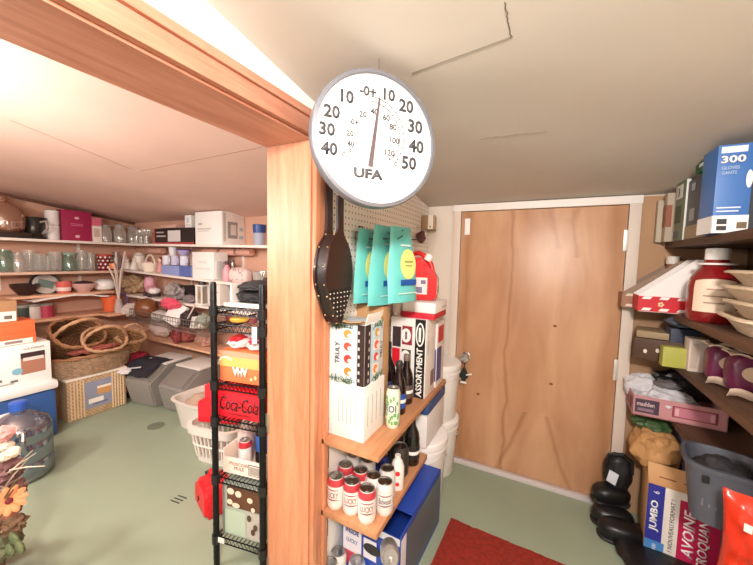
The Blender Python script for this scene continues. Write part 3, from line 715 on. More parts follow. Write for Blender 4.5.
cl = make_can(az(388.5, 533, .275)*1+Vector((0, 0, -.0)), 'can lying in the open corner of the blue beer case', mat('#bcbab8', .3, .6), None, None, None); cl.location = az(389, 534, .29); cl.location.z = .24; cl.rotation_euler = (R(62), 0, R(28))
for (px, py), l in (((338.5, 551), 'loose can on the floor at the photo bottom, nearest the doorpost'), ((357, 560), 'loose can on the floor in front of the blue beer case'), ((330, 562), 'loose can lowest in the photo beside the doorpost')):
    P = az(px, py, .1215); dup(pc, (P.x, P.y, 0.0), l, .3, 'loose cans on the floor')

# --- door mat
m0, m1 = az(451, 522, 0), az(549, 563, 0)
b = B(); e1 = (m1-m0); L_ = e1.length*1.35; an = math.atan2(e1.y, e1.x)
b.sheet(lambda i, j: Vector((i*L_, -j*.55, .012+.004*noise.noise(Vector((i*9, j*9, 0))))) + Vector((0, .004*noise.noise(Vector((i*30, 0, 5))) if j == 0 else 0, 0)), 60, 30, .010)
dm = b.build('door_mat', mat('#8f2414', .95, var=.25, scale=60, bump=.8, bscale=220), None, (m0.x, m0.y, 0), an); tag(dm, 'rust red carpet mat with a ragged edge on the green floor', 'mat')

# ================================================================= WIRE RACK BY THE DOORPOST
RL, RRt = Vector((-1.165, .85, 0)), Vector((-.945, .893, 0))
rdir = (RRt-RL); rw = rdir.length; ran = math.atan2(rdir.y, rdir.x); rdep = .34
rack = thing('wire_rack', 'narrow black wire shelving rack just behind the doorpost', 'rack', RL, ran)
for x, y in ((0, 0), (rw, 0), (0, rdep), (rw, rdep)):
    b = B().lathe([(0, 0), (.0115, 0), (.0125, .012), (.0125, 1.185), (.009, 1.195), (0, 1.195)], at=(x, y, 0), seg=12)
    for k in range(38): b.lathe([(.0126, 0), (.0133, .002), (.0126, .004)], at=(x, y, .04+k*.03), seg=12)
    b.build('post', WIREM, rack)
TIERS = (1.095, 1.03, .795, .645, .40, .14)
for z in TIERS:
    b = B()
    for zz in (z-.004, z-.028):
        b.tube([(0, 0, zz), (rw, 0, zz), (rw, rdep, zz), (0, rdep, zz)], .0035, 5, closed=True)
    n = 12
    for k in range(1, n): b.tube([(rw*k/n, .002, z-.004), (rw*k/n, rdep-.002, z-.004)], .0018, 4)
    for y in (0, rdep):
        zz = []
        for k in range(2*n+1): zz.append((rw*k/(2*n), y, z-.006 if k % 2 else z-.027))
        b.tube(zz, .0018, 4)
    for x in (0, rw): b.tube([(x, rdep*k/28, z-.006 if k % 2 else z-.027) for k in range(29)], .0018, 4)
    b.build('wire_shelf', WIREM, rack)
    for x, y in ((0, 0), (rw, 0), (0, rdep), (rw, rdep)): B().lathe([(.0126, -.034), (.017, -.034), (.0175, .004), (.0126, .004)], at=(x, y, z), seg=12).build('collar', BLACK, rack)
RM = Matrix.Translation(RL) @ Matrix.Rotation(ran, 4, 'Z')
def rk(x, y, z): return RM @ Vector((x, y, z))
# tag on the bottom tier
o = B().box((0, 0, 0), (.03, .003, .022), .001).build('shelf_ticket', mat('#d9d7d2', .5), None, rk(.03, -.007, .128), ran); tag(o, 'small white ticket on the lowest tier of the black rack', 'ticket')
# top tier: white tray with black cloth
tr = thing('white_tray', 'white plastic tray on top of the black wire rack', 'tray', rk(rw/2+.004, .17, 1.0955), ran)
b = B(); tw, td, th_ = rw-.034, .27, .085
b.box((0, 0, .004), (tw, td, .008)).box((0, td/2, th_/2), (tw, .006, th_)).box((-tw/2, .02, th_/2), (.006, td-.04, th_)).box((tw/2, .02, th_/2), (.006, td-.04, th_)).box((0, -td/2, .008), (tw, .006, .016)); b.build('tray_body', mat('#ece6e0', .5), tr)
B().tube([(-tw/2, td/2, th_), (tw/2, td/2, th_)], .005).build('rim', mat('#f5f1ec', .5), tr)
for k, (z, h, l) in enumerate(((.035, .05, 'folded black cloth at the bottom of the white tray'), (.078, .045, 'crumpled black cloth heaped on the folded one in the white tray'))):
    o = B().lump((0, 0, 0), (.185-.02*k, .2, h), .22, 1.7, 4+k, 4, sqr=.75).build('black_cloth', mat('#26262a', .7, bump=.3, bscale=30), None, rk(rw/2+.006, .16, 1.0955+z), ran); tag(o, l, 'cloth')
# second tier: fruit
def fruit(x, y, z, d, m, label, name, cat):
    o = B().lump((0, 0, d[2]/2), d, .05, 1.5, x*50, 3).build(name, m, None, rk(x, y, z), ran+x*9); tag(o, label, cat); return o
z2 = 1.03
fruit(.035, .05, z2, (.036, .036, .034), mat('#7c2f36', .4), 'dark red onion beside the left post on the second rack tier', 'red_onion', 'onion')
ban = B().tube([(-.045, 0, .012), (-.03, -.004, .014), (0, -.008, .016), (.03, -.004, .018), (.045, .002, .022)], [.004, .012, .014, .011, .004], 8).build('banana', mat('#d9a83c', .5), None, rk(.09, .04, z2), ran); tag(ban, 'yellow banana lying on the second tier of the black rack', 'banana')
fruit(.148, .05, z2, (.034, .034, .032), mat('#9c4a52', .4), 'small pinkish onion right of the banana on the rack', 'shallot', 'onion')
wd = carton('white_gadget', 'white case with dark slot on the right of the second rack tier', 'gadget', rk(.18, .10, z2), (.055, .09, .045), mat('#dcd6d2', .4), ran, .012, panels=(('F', .25, .35, .75, .7, DK, 'slot'),))
tgk = B().box((0, 0, 0), (.022, .003, .065), .001).box((0, -.002, -.005), (.012, .002, .03)).build('hang_tag', mat('#c5d2e2', .5), None, rk(rw-.028, -.009, 1.0), ran); tag(tgk, 'pale blue hang tag hooked on the right side of the black rack', 'tag')
# AHA box upside down + bags on it
hd = (rw-.03, .30, .125)
aha = carton('seltzer_box', 'orange sparkling water box lying upside down on the middle rack tier', 'box', rk(rw/2, .165, .7955), hd, mat('#ea7648', .5), ran, .003,
    panels=(('F', 0, .5, 1, .82, mat('#f0ae62', .5), 'yellow_band'), ('F', 0, .82, 1, 1, mat('#ef9478', .5), 'coral_band')), texts=(('F', .5, .36, 'AHA', .3, mat('#fbeee4', .5), dict(rot=180, bold=.04, wfrac=.36)),))
b = B(); b.tube([fmat(hd, 'F', .16, .66, .002) @ Vector((.03*math.cos(t), .016*math.sin(t), 0)) for t in [R(20+12*k) for k in range(14)]], .003, 5); b.build('peach_print', mat('#fdf2df', .5), aha)
panel(aha, hd, 'F', .74, .12, .80, .22, mat('#f7c99a', .5), 'drop_print', .001, 0, 'disc'); panel(aha, hd, 'F', .84, .18, .90, .3, mat('#f7c99a', .5), 'drop_print', .001, 0, 'disc')
for x, sx, l in ((.075, .09, 'red net bag of garlic heads on the left of the orange box'), (.165, .085, 'white and red packet on the right of the orange box')):
    o = thing('net_bag', l, 'bag', rk(x, .09, .9215), ran)
    B().lump((0, 0, .026), (sx, .16, .052), .15, 2, x*10, 4).build('bag', mat('#e9dfda', .5), o)
    B().lump((-.005, -.03, .036), (sx*.7, .09, .042), .35, 3, x*20, 3).build('red_contents', mat('#cf2a36', .5), o)
# coca-cola case
cd = (.275, .135, .118); 
cc = carton('cola_case', 'bright red Coca-Cola can case on the rack tier below the orange box', 'can case', rk(rw/2-.042, .085, .6455), cd, mat('#e8202e', .4), ran, .003,
    panels=(('F', 0, .0, .2, .55, mat('#c91424', .4), 'dark_band'),), texts=(('F', .62, .5, 'Coca-Cola', .5, mat('#2a0a10', .5), dict(shear=.35, bold=.01, wfrac=.66)),))
b = B(); b.tube([fmat(cd, 'F', u, .5+.17*math.sin((u-.4)*11), .002) @ Vector((0, 0, 0)) for u in [.62+.018*k for k in range(14)]], .0012, 4); b.build('script_swash', mat('#2a0a10', .5), cc)
panel(cc, cd, 'F', .42, .12, .82, .16, mat('#7a0f1a', .5), 'small_print')
# tray of bottles
mz = .4005; md = (rw-.028, .27, .10)
mt = thing('bottle_tray', 'open cardboard tray reading MOSCOW MULE on the lower rack tier', 'tray', rk(rw/2, .165, mz), ran)
b = B(); w_, d_, h_ = md
b.box((0, 0, .002), (w_, d_, .004)).box((0, -d_/2, .034), (w_, .004, .068)).box((0, d_/2, h_/2), (w_, .004, h_)).box((w_/2, 0, h_/2), (.004, d_, h_)).box((-w_/2, 0, h_/2), (.004, d_, h_)); b.build('tray_body', mat('#e6d6c8', .7), mt)
for i, s in enumerate(('MOSCOW', 'MULE')): text(s, mt, mat('#a4483c', .5), .014, M=T(-.02, -d_/2-.003, .045-.018*i) @ FACE['F'], name='lettering')
b = B()
b.box((.06, -d_/2-.0025, .032), (.07, .001, .045)); o1 = b.build('barcode_frame', DK, mt)
B().box((.06, -d_/2-.0032, .032), (.064, .001, .039)).build('barcode_field', mat('#e6d6c8', .7), o1)
b = B()
for k in range(12): b.box((.033+k*.0048, -d_/2-.004, .032), (.0018, .001, .032))
b.build('barcode', DK, o1)
def rbottle(x, y, k, bm_, lm, capm, label, r=.033):
    o = thing('drink_bottle', label, 'bottle', rk(x, y, mz+.0045), ran+.3, 'bottles in the cardboard tray')
    B().lathe([(0, 0), (r*.95, 0), (r, .008), (r, .13*k), (r*.8, .155*k), (.014, .18*k), (.013, .205*k), (0, .205*k)]).build('body', bm_, o)
    B().lathe([(.0145, .193*k), (.015, .194*k), (.015, .215*k), (0, .216*k)]).build('cap', capm, o)
    if lm: B().lathe([(r+.0003, .055*k), (r+.0008, .056*k), (r+.0008, .115*k), (r+.0003, .116*k)]).build('label', lm, o)
    return o
rbottle(.052, .12, .92, mat('#d9bdb6', .2, coat=.4), None, WHITE, 'pale pink bottle at the left in the MOSCOW MULE tray')
rbottle(.135, .13, 1.12, mat('#1c0d0d', .12, coat=.5), mat('#3b6bc4', .4), mat('#2c3f88', .4), 'cola bottle with blue label in the MOSCOW MULE tray')
rc = make_can(rk(.085, .075, mz+.0045), 'red and white can between the bottles in the MOSCOW MULE tray', mat('#e9e2e0', .3, .2), mat('#c2303a', .3, .2), None, None, .8, 1.0); 
# framed glass box at the bottom
fd = (rw-.036, .09, .225)
fb = carton('coffee_gift_box', 'glass fronted box with brown coffee pictures on the lowest rack tier', 'box', rk(rw/2+.002, .062, .1405), fd, mat('#9fa89c', .35), ran, .003,
  panels=(('F', .12, .56, .95, .98, mat('#5a3520', .4), 'coffee_picture'), ('F', .06, .04, .6, .5, mat('#a9b8a4', .35), 'green_panel'), ('F', .62, .04, .95, .54, mat('#b3aaa2', .35), 'grey_panel'), ('F', 0, 0, .05, 1, mat('#7d7b76', .4), 'edge_strip')))
for u, v, du, dv in ((.22, .86, .09, .06), (.42, .84, .08, .06), (.2, .66, .07, .05), (.36, .62, .1, .045), (.72, .78, .07, .05), (.8, .62, .05, .04)):
    panel(fb, fd, 'F', u-du, v-dv, u+du, v+dv, mat('#e2c9b4', .5), 'biscuit_picture', .001, .0014, 'disc')
for u, v in ((.7, .44), (.8, .2), (.86, .3)): panel(fb, fd, 'F', u-.05, v-.06, u+.05, v+.06, mat('#4a3526', .5), 'brown_mark', .001, .0014, 'disc')
B().box((0, -.05, .3), (.001, .001, .001)).build('x', DK) if False else None
# red fuel can behind the rack
gp = az(207, 524, 0)
gc = thing('fuel_can', 'red plastic fuel can on the floor behind the rack', 'fuel can', (gp.x-.085, gp.y+.10, 0), R(-20)); gc.scale = (.8, .8, .72)
b = B(); b.prism([(-.12, .0), (.12, .0), (.125, .02), (.125, .15), (.09, .20), (-.05, .21), (-.11, .17), (-.125, .12), (-.125, .02)], .17, M=T(0, -.085, 0), bev=.02); b.build('body', mat('#d8242c', .4), gc)
B().tube([(-.08, 0, .19), (-.06, 0, .225), (.03, 0, .23), (.07, 0, .2)], .014, 8).build('handle', mat('#d8242c', .4), gc)
B().lathe([(.02, 0), (.02, .03), (0, .032)], M=T(-.105, 0, .165) @ E3(0, -40, 0)).build('cap', BLACK, gc)
b = B(); b.tube([(-.03+.02*math.sin(t*2), -.0865, .07+.022*math.cos(t*1.3)) for t in [k*.25 for k in range(14)]], .004, 5); b.build('black_mark', BLACK, gc)
# floor drain
dp = az(178, 500, 0)
struct(B().tube([(-.03, -.02, .001), (.03, -.012, .001)], .003, 4).tube([(-.03, 0, .001), (.03, .008, .001)], .003, 4).tube([(-.03, .02, .001), (.03, .028, .001)], .003, 4).build('trim_drain_slot', DK, None, dp))
dp = az(156, 426, 0)
struct(B().lathe([(0, 0), (.06, 0), (.06, .003), (.05, .004), (0, .003)], seg=8).build('trim_floor_cap', mat('#6f7766', .6), None, dp))

# ================================================================= STORE ROOM SHELVES
SH = mat('#efe6de', .5)
PINKW = wood('#cf9a7a', '#e6b898', 'Y', 8, .6)
LX = -3.95                                    # front edge of the left-wall shelves
Z1, Z2, Z3 = 1.405, 1.117, .91
for nm, z, y0, y1, m_, l in (('a', Z1, .45, 2.09, SH, 'topmost white shelf board along the left wall'), ('b', Z2, .45, 1.84, mat('#d9b9a4', .5), 'second shelf board along the left wall, under the glassware'), ('c', Z3, .45, 1.75, PINKW, 'third wooden shelf board along the left wall, under bowls')):
    o = B().box(((LX+XL)/2+.002, (y0+y1)/2, z-.011), (LX-XL-.004, y1-y0, .022), .002).build('shelf_board', m_); tag(o, l, 'shelf')
BYF = 1.85
B1, B2, B3, B4 = 1.40, 1.125, .865, .66
def bboard(x0, x1, za, zb, yf, m_, l, yb=2.09):
    a = math.atan2(zb-za, x1-x0); L_ = x1-x0
    o = B().box((L_/2, (yb-yf)/2, -.01), (L_, yb-yf, .02), .002).build('shelf_board', m_, None, (x0, yf, za), (0, -a, 0)); tag(o, l, 'shelf')
bboard(LX+.003, -1.5, B1, B1-.02, BYF, SH, 'topmost white shelf board along the back wall of the store room')
bboard(XL+.005, -1.5, B2+.009, B2-.075, BYF, SH, 'second white shelf board along the back wall, under the ornaments')
bboard(LX+.02, -1.5, B3, B3-.03, BYF, SH, 'third white shelf board along the back wall, under the roller skate')
bboard(LX+.02, -1.5, .45, .45, BYF, PINKW, 'lowest wooden shelf board along the back wall, behind the grey bins')
# shelf uprights
for x, l in ((-3.2, 'white metal bracket strip on the back wall left of the black toaster box'), (-2.45, 'white metal bracket strip on the back wall behind the big white box')):
    o = B().box((x, YB-.006, 1.0), (.025, .011, 1.1), .002).build('bracket_strip', SH); tag(o, l, 'bracket')
for y, l in ((1.02, 'white bracket strip on the left wall behind the jars'), (1.58, 'white bracket strip on the left wall near the polka dot mug')):
    o = B().box((XL+.006, y, 1.2), (.011, .025, .5), .002).build('bracket_strip', SH); tag(o, l, 'bracket')

def lw(px, py, z, x=-4.06): P = ax(px, py, x); return Vector((x, P.y, z))          # on a left-wall shelf
def bwz(px, z0, z1=None): 
    return z0
def bw(px, py, base, slope=0, y=1.95):                                             # on a back-wall shelf
    P = ay(px, py, y); return Vector((P.x, y, base+slope*(P.x-LX)+.001))
S2 = -.075/2.42; S1 = -.02/2.45; S3 = -.03/2.45
GL = glass(); GLG = glass('#9fc0b0', .45); GLS = glass('#d9d4cf', .5)
def lathe_thing(name, label, cat, P, prof, m_, parts=(), seg=20, rz=0, group=None, sq=None):
    o = thing(name, label, cat, P, rz, group)
    B().lathe(prof, seg=seg, sq=sq).build('body', m_, o)
    for n, pr_, mm in parts: B().lathe(pr_, seg=seg).build(n, mm, o)
    return o
def glassprof(r, h, t=.003): return [(0, 0), (r*.85, 0), (r, h*.1), (r, h), (r-t, h), (r-t, h*.1), (0, h*.06)]
def jarprof(r, h): return [(0, 0), (r*.95, 0), (r, .01), (r, h*.7), (r*.75, h*.85), (r*.72, h), (r*.68, h), (r*.7, h*.85), (r-.004, h*.7), (r-.004, .012), (0, .008)]
def stemprof(r, h): return [(0, 0), (r*.8, 0), (r*.8, .004), (.006, .012), (.005, h*.4), (r*.6, h*.5), (r, h*.72), (r*.85, h), (r*.8, h), (r*.94, h*.72), (r*.5, h*.53), (0, h*.5)]
# --- top shelf, left wall
o = lathe_thing('glass_demijohn', 'big round brown glass jug at the left end of the top shelf', 'jug', lw(3, 231, Z1+.05), [(0, 0), (.10, 0), (.13, .03), (.14, .12), (.12, .19), (.06, .235), (.035, .25), (.034, .29), (.04, .295), (0, .3)], glass('#b07a5e', .6), [('neck_ring', [(.036, .262), (.044, .266), (.044, .278), (.036, .282)], mat('#8c5a42', .3))])
dk_ = B().box((0, 0, .025), (.22, .28, .049), .004).build('dark_stand', mat('#2a1a16', .5), None, lw(4, 236, Z1)); tag(dk_, 'dark wooden block under the brown glass jug', 'stand')
tk = lathe_thing('pewter_tankard', 'dark pewter tankard with handle painted as a pale highlight right of the brown glass jug', 'tankard', lw(35, 240, Z1), [(0, 0), (.075, 0), (.08, .02), (.06, .06), (.06, .12), (.085, .19), (.08, .19), (.055, .12), (0, .11)], mat('#3a3733', .3, .6))
B().tube([(.06, .02, .15), (.1, .05, .16), (.11, .05, .09), (.07, .03, .05)], .01, 8).build('handle', mat('#cfc6bc', .3, .6), tk)  # pale handle colour stands in for the white highlight on dark pewter
for k, z in enumerate((0, .135)):
    lathe_thing('ribbed_canister', ('lower', 'upper')[k]+' white ribbed canister of the pair beside the magenta box', 'canister', lw(53, 240, Z1+z), [(0, 0), (.045, 0), (.05, .01)]+[(.05+.0025*(i % 2), .015+i*.01) for i in range(10)]+[(.05, .12), (.045, .13), (0, .132)], mat('#e3dcda', .5), [('lid', [(.05, .118), (.052, .12), (.052, .128), (.045, .133), (0, .134)], mat('#f1ecea', .5))])
MG = mat('#a3214f', .45)
mgd = (.09, .23, .285)
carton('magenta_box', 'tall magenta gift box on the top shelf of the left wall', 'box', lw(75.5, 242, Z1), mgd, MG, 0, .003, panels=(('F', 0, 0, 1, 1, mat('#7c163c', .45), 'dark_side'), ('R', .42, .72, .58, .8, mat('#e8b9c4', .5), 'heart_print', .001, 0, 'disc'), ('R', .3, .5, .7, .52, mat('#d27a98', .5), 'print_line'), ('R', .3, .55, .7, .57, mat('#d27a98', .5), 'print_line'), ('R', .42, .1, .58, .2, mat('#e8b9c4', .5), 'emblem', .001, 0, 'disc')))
carton('cosmetics_box', 'pink and white narrow box right of the magenta box', 'box', lw(95.5, 243, Z1), (.07, .085, .24), mat('#efe3dc', .5), 0, .002, panels=(('R', 0, .66, 1, 1, mat('#d86a86', .5), 'pink_top'), ('R', .2, .2, .8, .55, mat('#cdb9ae', .5), 'print_block')))
for px, k, l in ((106, 1.0, 'lidded glass jar next to the pink and white box'), (120, 1.08, 'middle lidded glass jar of the three on the top shelf'), (133, 1.04, 'lidded glass jar nearest the corner on the top shelf')):
    lathe_thing('glass_jar', l, 'jar', lw(px, 243, Z1), jarprof(.052*k, .16*k), GL, [('lid', [(.0, .16*k), (.045*k, .16*k), (.047*k, .175*k), (.02, .185*k), (0, .187*k)], GLS)], group='lidded glass jars on the top shelf')
# --- second shelf, left wall
for i, (px, r, h, mm, l) in enumerate(((5, .06, .17, GLG, 'teal green glass jar at the left end of the glassware shelf'), (19, .055, .15, GLS, 'frosted glass jar second on the glassware shelf'), (30, .04, .19, GL, 'tall clear tumbler right of the frosted jar'), (39.5, .045, .16, GL, 'clear tumbler third from the frosted jar'), (48, .04, .14, GL, 'short clear tumbler in the middle of the glassware shelf'), (56, .045, .18, GL, 'clear tumbler just left of the green lidded jar'), (82, .04, .2, GL, 'tall clear glass just right of the green lidded jar'), (91, .035, .18, GL, 'clear glass left of the polka dot mug'))):
    lathe_thing('drinking_glass' if i > 1 else 'glass_jar', l, 'glass' if i > 1 else 'jar', lw(px, 273, Z2), glassprof(r, h) if i > 1 else jarprof(r, h*1.1), mm, group='clear glasses on the glassware shelf' if i > 1 else None)
for px, l in ((24, 'short glass behind the frosted jar'), (36, 'glass at the back between two tumblers'), (52, 'glass at the back of the middle tumblers'), (87, 'glass at the back near the polka dot mug')):
    lathe_thing('drinking_glass', l, 'glass', lw(px, 272, Z2, -4.16), glassprof(.038, .15), GL, group='clear glasses on the glassware shelf')
lathe_thing('lidded_jar', 'green glass jar with a lid in the middle of the glassware shelf', 'jar', lw(70, 273, Z2), jarprof(.055, .15), GLG, [('lid', [(0, .15), (.05, .15), (.055, .158), (.055, .175), (0, .178)], mat('#8fa898', .4))])
pm = lathe_thing('polka_dot_mug', 'dark red mug with white polka dots on the glassware shelf', 'mug', lw(105, 272, Z2), [(0, 0), (.05, 0), (.058, .01), (.06, .15), (.062, .165), (.054, .165), (.052, .02), (0, .012)], mat('#7a1822', .35))
b = B()
for zi in range(4):
    for ai in range(10):
        a = ai*36+18*(zi % 2); b.lathe([(0, 0), (.009, 0), (.009, .0015), (0, .0015)], seg=10, M=E3(0, 0, a) @ T(.0595, 0, .03+zi*.035) @ E3(0, 90, 0))
b.build('polka_dots', WHITE, pm)
B().lathe([(.0605, .142), (.063, .145), (.0635, .165), (.06, .166)]).build('orange_rim', mat('#b4402e', .4), pm)
lathe_thing('grey_vase', 'smoky grey glass vase between the polka dot mug and the corner', 'vase', lw(117, 272, Z2), [(0, 0), (.04, 0), (.055, .06), (.05, .12), (.03, .17), (.035, .19), (.03, .19), (.02, .17), (0, .1)], glass('#a0989a', .55))
# --- third shelf, left wall
lathe_thing('dark_bowl', 'dark brown bowl at the left end of the third shelf', 'bowl', lw(25, 291, Z3), [(0, 0), (.04, 0), (.05, .015), (.09, .07), (.095, .1), (.085, .1), (.04, .02), (0, .018)], mat('#35211f', .35))
rt_ = thing('round_tray', 'round black rimmed tray leaning on the third shelf', 'tray', lw(46, 297, Z3+.088, -4.1), (0, R(-14), 0))
B().lathe([(0, 0), (.085, 0), (.105, .012), (.112, .012), (.112, .006), (.088, -.008), (0, -.008)], seg=32, M=E3(0, 90, 0)).build('rim', mat('#2a2a2c', .35), rt_)
B().lathe([(0, .001), (.088, .001), (.09, .008), (0, .008)], seg=32, M=E3(0, 90, 0)).build('pale_dish', mat('#bdb6ae', .4), rt_)
B().box((.014, 0, .0), (.004, .11, .07), .001, M=E3(-20, 0, 0)).build('grey_card', mat('#69807a', .5), rt_)
lathe_thing('coral_cup', 'coral red cup right of the round black tray', 'cup', lw(64, 293, Z3), [(0, 0), (.045, 0), (.05, .01), (.058, .11), (.05, .11), (.045, .015), (0, .012)], mat('#d76a62', .4), [('white_band', [(.05, .02), (.0525, .022), (.0545, .055), (.052, .057)], mat('#f0dcd4', .4))])
lathe_thing('pink_bowl', 'pinkish bowl left of the white bowl on the third shelf', 'bowl', lw(84, 291, Z3), [(0, 0), (.05, 0), (.055, .012), (.10, .06), (.105, .085), (.097, .085), (.05, .02), (0, .016)], mat('#d3aaa2', .35), [('dark_contents', [(0, .07), (.09, .07), (.06, .1), (0, .11)], mat('#4a3038', .6))])
lathe_thing('white_bowl', 'rounded white bowl at the right end of the third shelf', 'bowl', lw(105, 290, Z3), [(0, 0), (.05, 0), (.08, .02), (.09, .055), (.08, .09), (.07, .1), (.065, .098), (.08, .055), (.05, .02), (0, .016)], mat('#efece8', .3), [('lid', [(.0, .1), (.068, .1), (.05, .115), (0, .12)], mat('#e9e4de', .3))])
# platter, orange pot, purple ring under third shelf
lz = .70
o = B().box((XL+.17, 1.2, lz-.011), (.33, 1.5, .022), .002).build('shelf_board', PINKW); tag(o, 'lowest wooden shelf board along the left wall, behind the wicker basket', 'shelf')
o = lathe_thing('orange_pot', 'bright orange flower pot behind the wicker basket handle', 'pot', lw(111, 310, lz, -4.0), [(0, 0), (.06, 0), (.075, .13), (.082, .13), (.082, .155), (.072, .155), (.055, .01), (0, .01)], mat('#e8693a', .5))
o = B().tube([(0, .055*math.cos(t), .09+.085*math.sin(t)) for t in [2*PI*k/20 for k in range(20)]], .014, 8, closed=True).build('purple_wreath', mat('#6a4a78', .7, bump=.5, bscale=60), None, lw(122, 312, lz, -3.96)); tag(o, 'small purple wreath ring right of the orange pot', 'wreath')
for px, c, l in ((22, '#3a4a44', 'dark green jar low on the left wall beside the orange boxes'), (33, '#c9c0b8', 'grey lidded tin low on the left wall'), (46, '#a8324a', 'crimson tin low on the left wall behind the wicker basket')):
    lathe_thing('storage_tin', l, 'tin', lw(px, 312, lz, -4.05), [(0, 0), (.055, 0), (.055, .11), (0, .112)], mat(c, .45), [('lid', [(0, .112), (.058, .108), (.058, .13), (0, .133)], mat('#8e857c', .4))])
pl_ = B().sheet(lambda i, j: Vector(((j-.5)*.26, (i-.5)*.55, .16+.03*math.sin(i*PI)+.012*noise.noise(Vector((i*5, j*3, 1))))), 16, 8, .012).build('white_platter', mat('#ece7e2', .35), None, lw(68, 304, lz-.0, -4.02)); tag(pl_, 'long white platter poking out above the wicker baskets', 'platter')
# corner: dried stems with orange egg
vs_ = lathe_thing('floor_vase', 'tall pale vase of dried stems in the corner with an orange egg', 'vase', (-3.80, 1.72, .70), [(0, 0), (.035, 0), (.04, .06), (.025, .12), (.03, .14), (.025, .14), (.02, .12), (0, .05)], mat('#b9a4a0', .5))
rnd = random.Random(11)
for k in range(9):
    a = rnd.uniform(0, 2*PI); t = rnd.uniform(.03, .1); h = rnd.uniform(.32, .5)
    B().tube([(0, 0, .10), (.4*t*math.cos(a), .4*t*math.sin(a), .2+h*.4), (t*math.cos(a), t*math.sin(a), .12+h)], [.004, .006, .009], 5).build('dried_stem', mat('#d8c6bc', .7), vs_)
B().lump((-.02, -.03, .47), (.05, .05, .065), 0, 1, 1, 3).build('orange_egg', mat('#f08448', .4), vs_)
cz = B().box((-3.84, 1.70, .69), (.2, .2, .02), .002).build('corner_shelf_board', PINKW); tag(cz, 'small corner shelf board holding the vase of dried stems', 'shelf')

# --- top shelf, back wall
for px, r, h, l in ((139.5, .035, .15, 'stemmed glass nearest the corner on the top back shelf'), (144.5, .033, .16, 'second stemmed glass from the corner on the top back shelf'), (149, .034, .155, 'third stemmed glass from the corner, beside the black toaster box')):
    lathe_thing('stemmed_glass', l, 'glass', bw(px, 243, B1, S1), stemprof(r, h), GL, group='stemmed glasses on the top back shelf')
for px, l in ((137, 'small tumbler in front of the corner glasses'), (142, 'small tumbler in front of the second stemmed glass'), (147, 'small tumbler in front of the black toaster box end')):
    lathe_thing('tumbler', l, 'glass', bw(px, 243, B1, S1, 1.885), glassprof(.024, .07), GLS, group='small tumblers on the top back shelf')
def bbox(name, label, cat, pxl, pxr, pyb, pyt, base, slope, m_, y=1.88, d=.18, panels=(), texts=(), rz=0, lift=0):
    a, c = ay(pxl, pyb, y), ay(pxr, pyb, y); t = ay((pxl+pxr)/2, pyt, y); w_ = c.x-a.x
    z0 = base+slope*((a.x+c.x)/2-LX)+.002+lift
    return carton(name, label, cat, ((a.x+c.x)/2, y+d/2, z0), (w_, d, t.z-z0), m_, rz, .002, None, panels, texts)
bbox('toaster_box', 'black box with a toaster picture on the top back shelf', 'box', 155, 194, 242, 228, B1, S1, mat('#221d1e', .45), 1.87, .18,
    (('F', .0, 0, 1, .1, mat('#b23a40', .5), 'red_strip'), ('F', .05, .45, .3, .55, mat('#b9aeb0', .5), 'white_print'), ('F', .05, .7, .25, .78, mat('#b9aeb0', .5), 'white_print'), ('F', .36, .15, .68, .85, mat('#d8d4d4', .4), 'toaster_picture'), ('F', 0, .1, .02, 1, mat('#b23a40', .5), 'red_strip')))
bx = ay(175, 228, 1.9)
carton('pinkish_box', 'flat pinkish box lying on the black toaster box', 'box', (bx.x-.08, 1.96, bx.z), (.26, .16, .03), mat('#cfa79a', .6), 0, .002)
bx = ay(187.5, 228, 1.9)
carton('small_white_box', 'small white box with pale blue print standing on the toaster box', 'box', (bx.x+.01, 1.96, bx.z+.001), (.095, .12, .115), WHITE, 0, .002, panels=(('F', .35, .4, .6, .8, mat('#b6cfe4', .5), 'blue_print'), ('F', .15, .2, .85, .25, GREYP, 'print_line')))
P0 = ay(222, 244, 1.86); PL_ = ay(195.5, 244, 1.86); PT = ay(222, 210.5, 1.86); wk = P0.x-PL_.x
kz = B1+S1*(P0.x-LX)+.002
kd = (wk, .235, PT.z-kz)
carton('appliance_box', 'big white appliance box with a grey machine picture on the top back shelf', 'box', (P0.x-wk/2, 1.86+.1175, kz), kd, mat('#f4f1ee', .5), 0, .002,
   panels=(('F', .12, .60, .28, .66, GREYP, 'brand_print'), ('F', .1, .46, .62, .5, mat('#c4c0bd', .5), 'print_line'), ('F', .1, .40, .55, .43, mat('#d3d0cd', .5), 'print_line'), ('R', .06, .1, .16, .95, mat('#cfcbc8', .5), 'vertical_print'), ('R', .24, .2, .66, .7, mat('#a09c9a', .5), 'machine_picture'), ('R', .36, .3, .6, .62, mat('#e2dedc', .4), 'machine_body'), ('R', .74, .2, .92, .3, mat('#a8c8dc', .5), 'blue_print'), ('R', .74, .45, .9, .55, mat('#a8c8dc', .5), 'blue_print')))
lathe_thing('blue_cup', 'dark blue cup with white base at the right end of the top back shelf', 'cup', bw(259.5, 244, B1, S1), [(0, 0), (.04, 0), (.043, .01), (.05, .15), (.052, .165), (.045, .165), (.04, .015), (0, .01)], mat('#a7aec0', .4), [('blue_band', [(.0475, .1), (.0495, .102), (.0535, .166), (.05, .168)], mat('#2a4a8c', .4))])
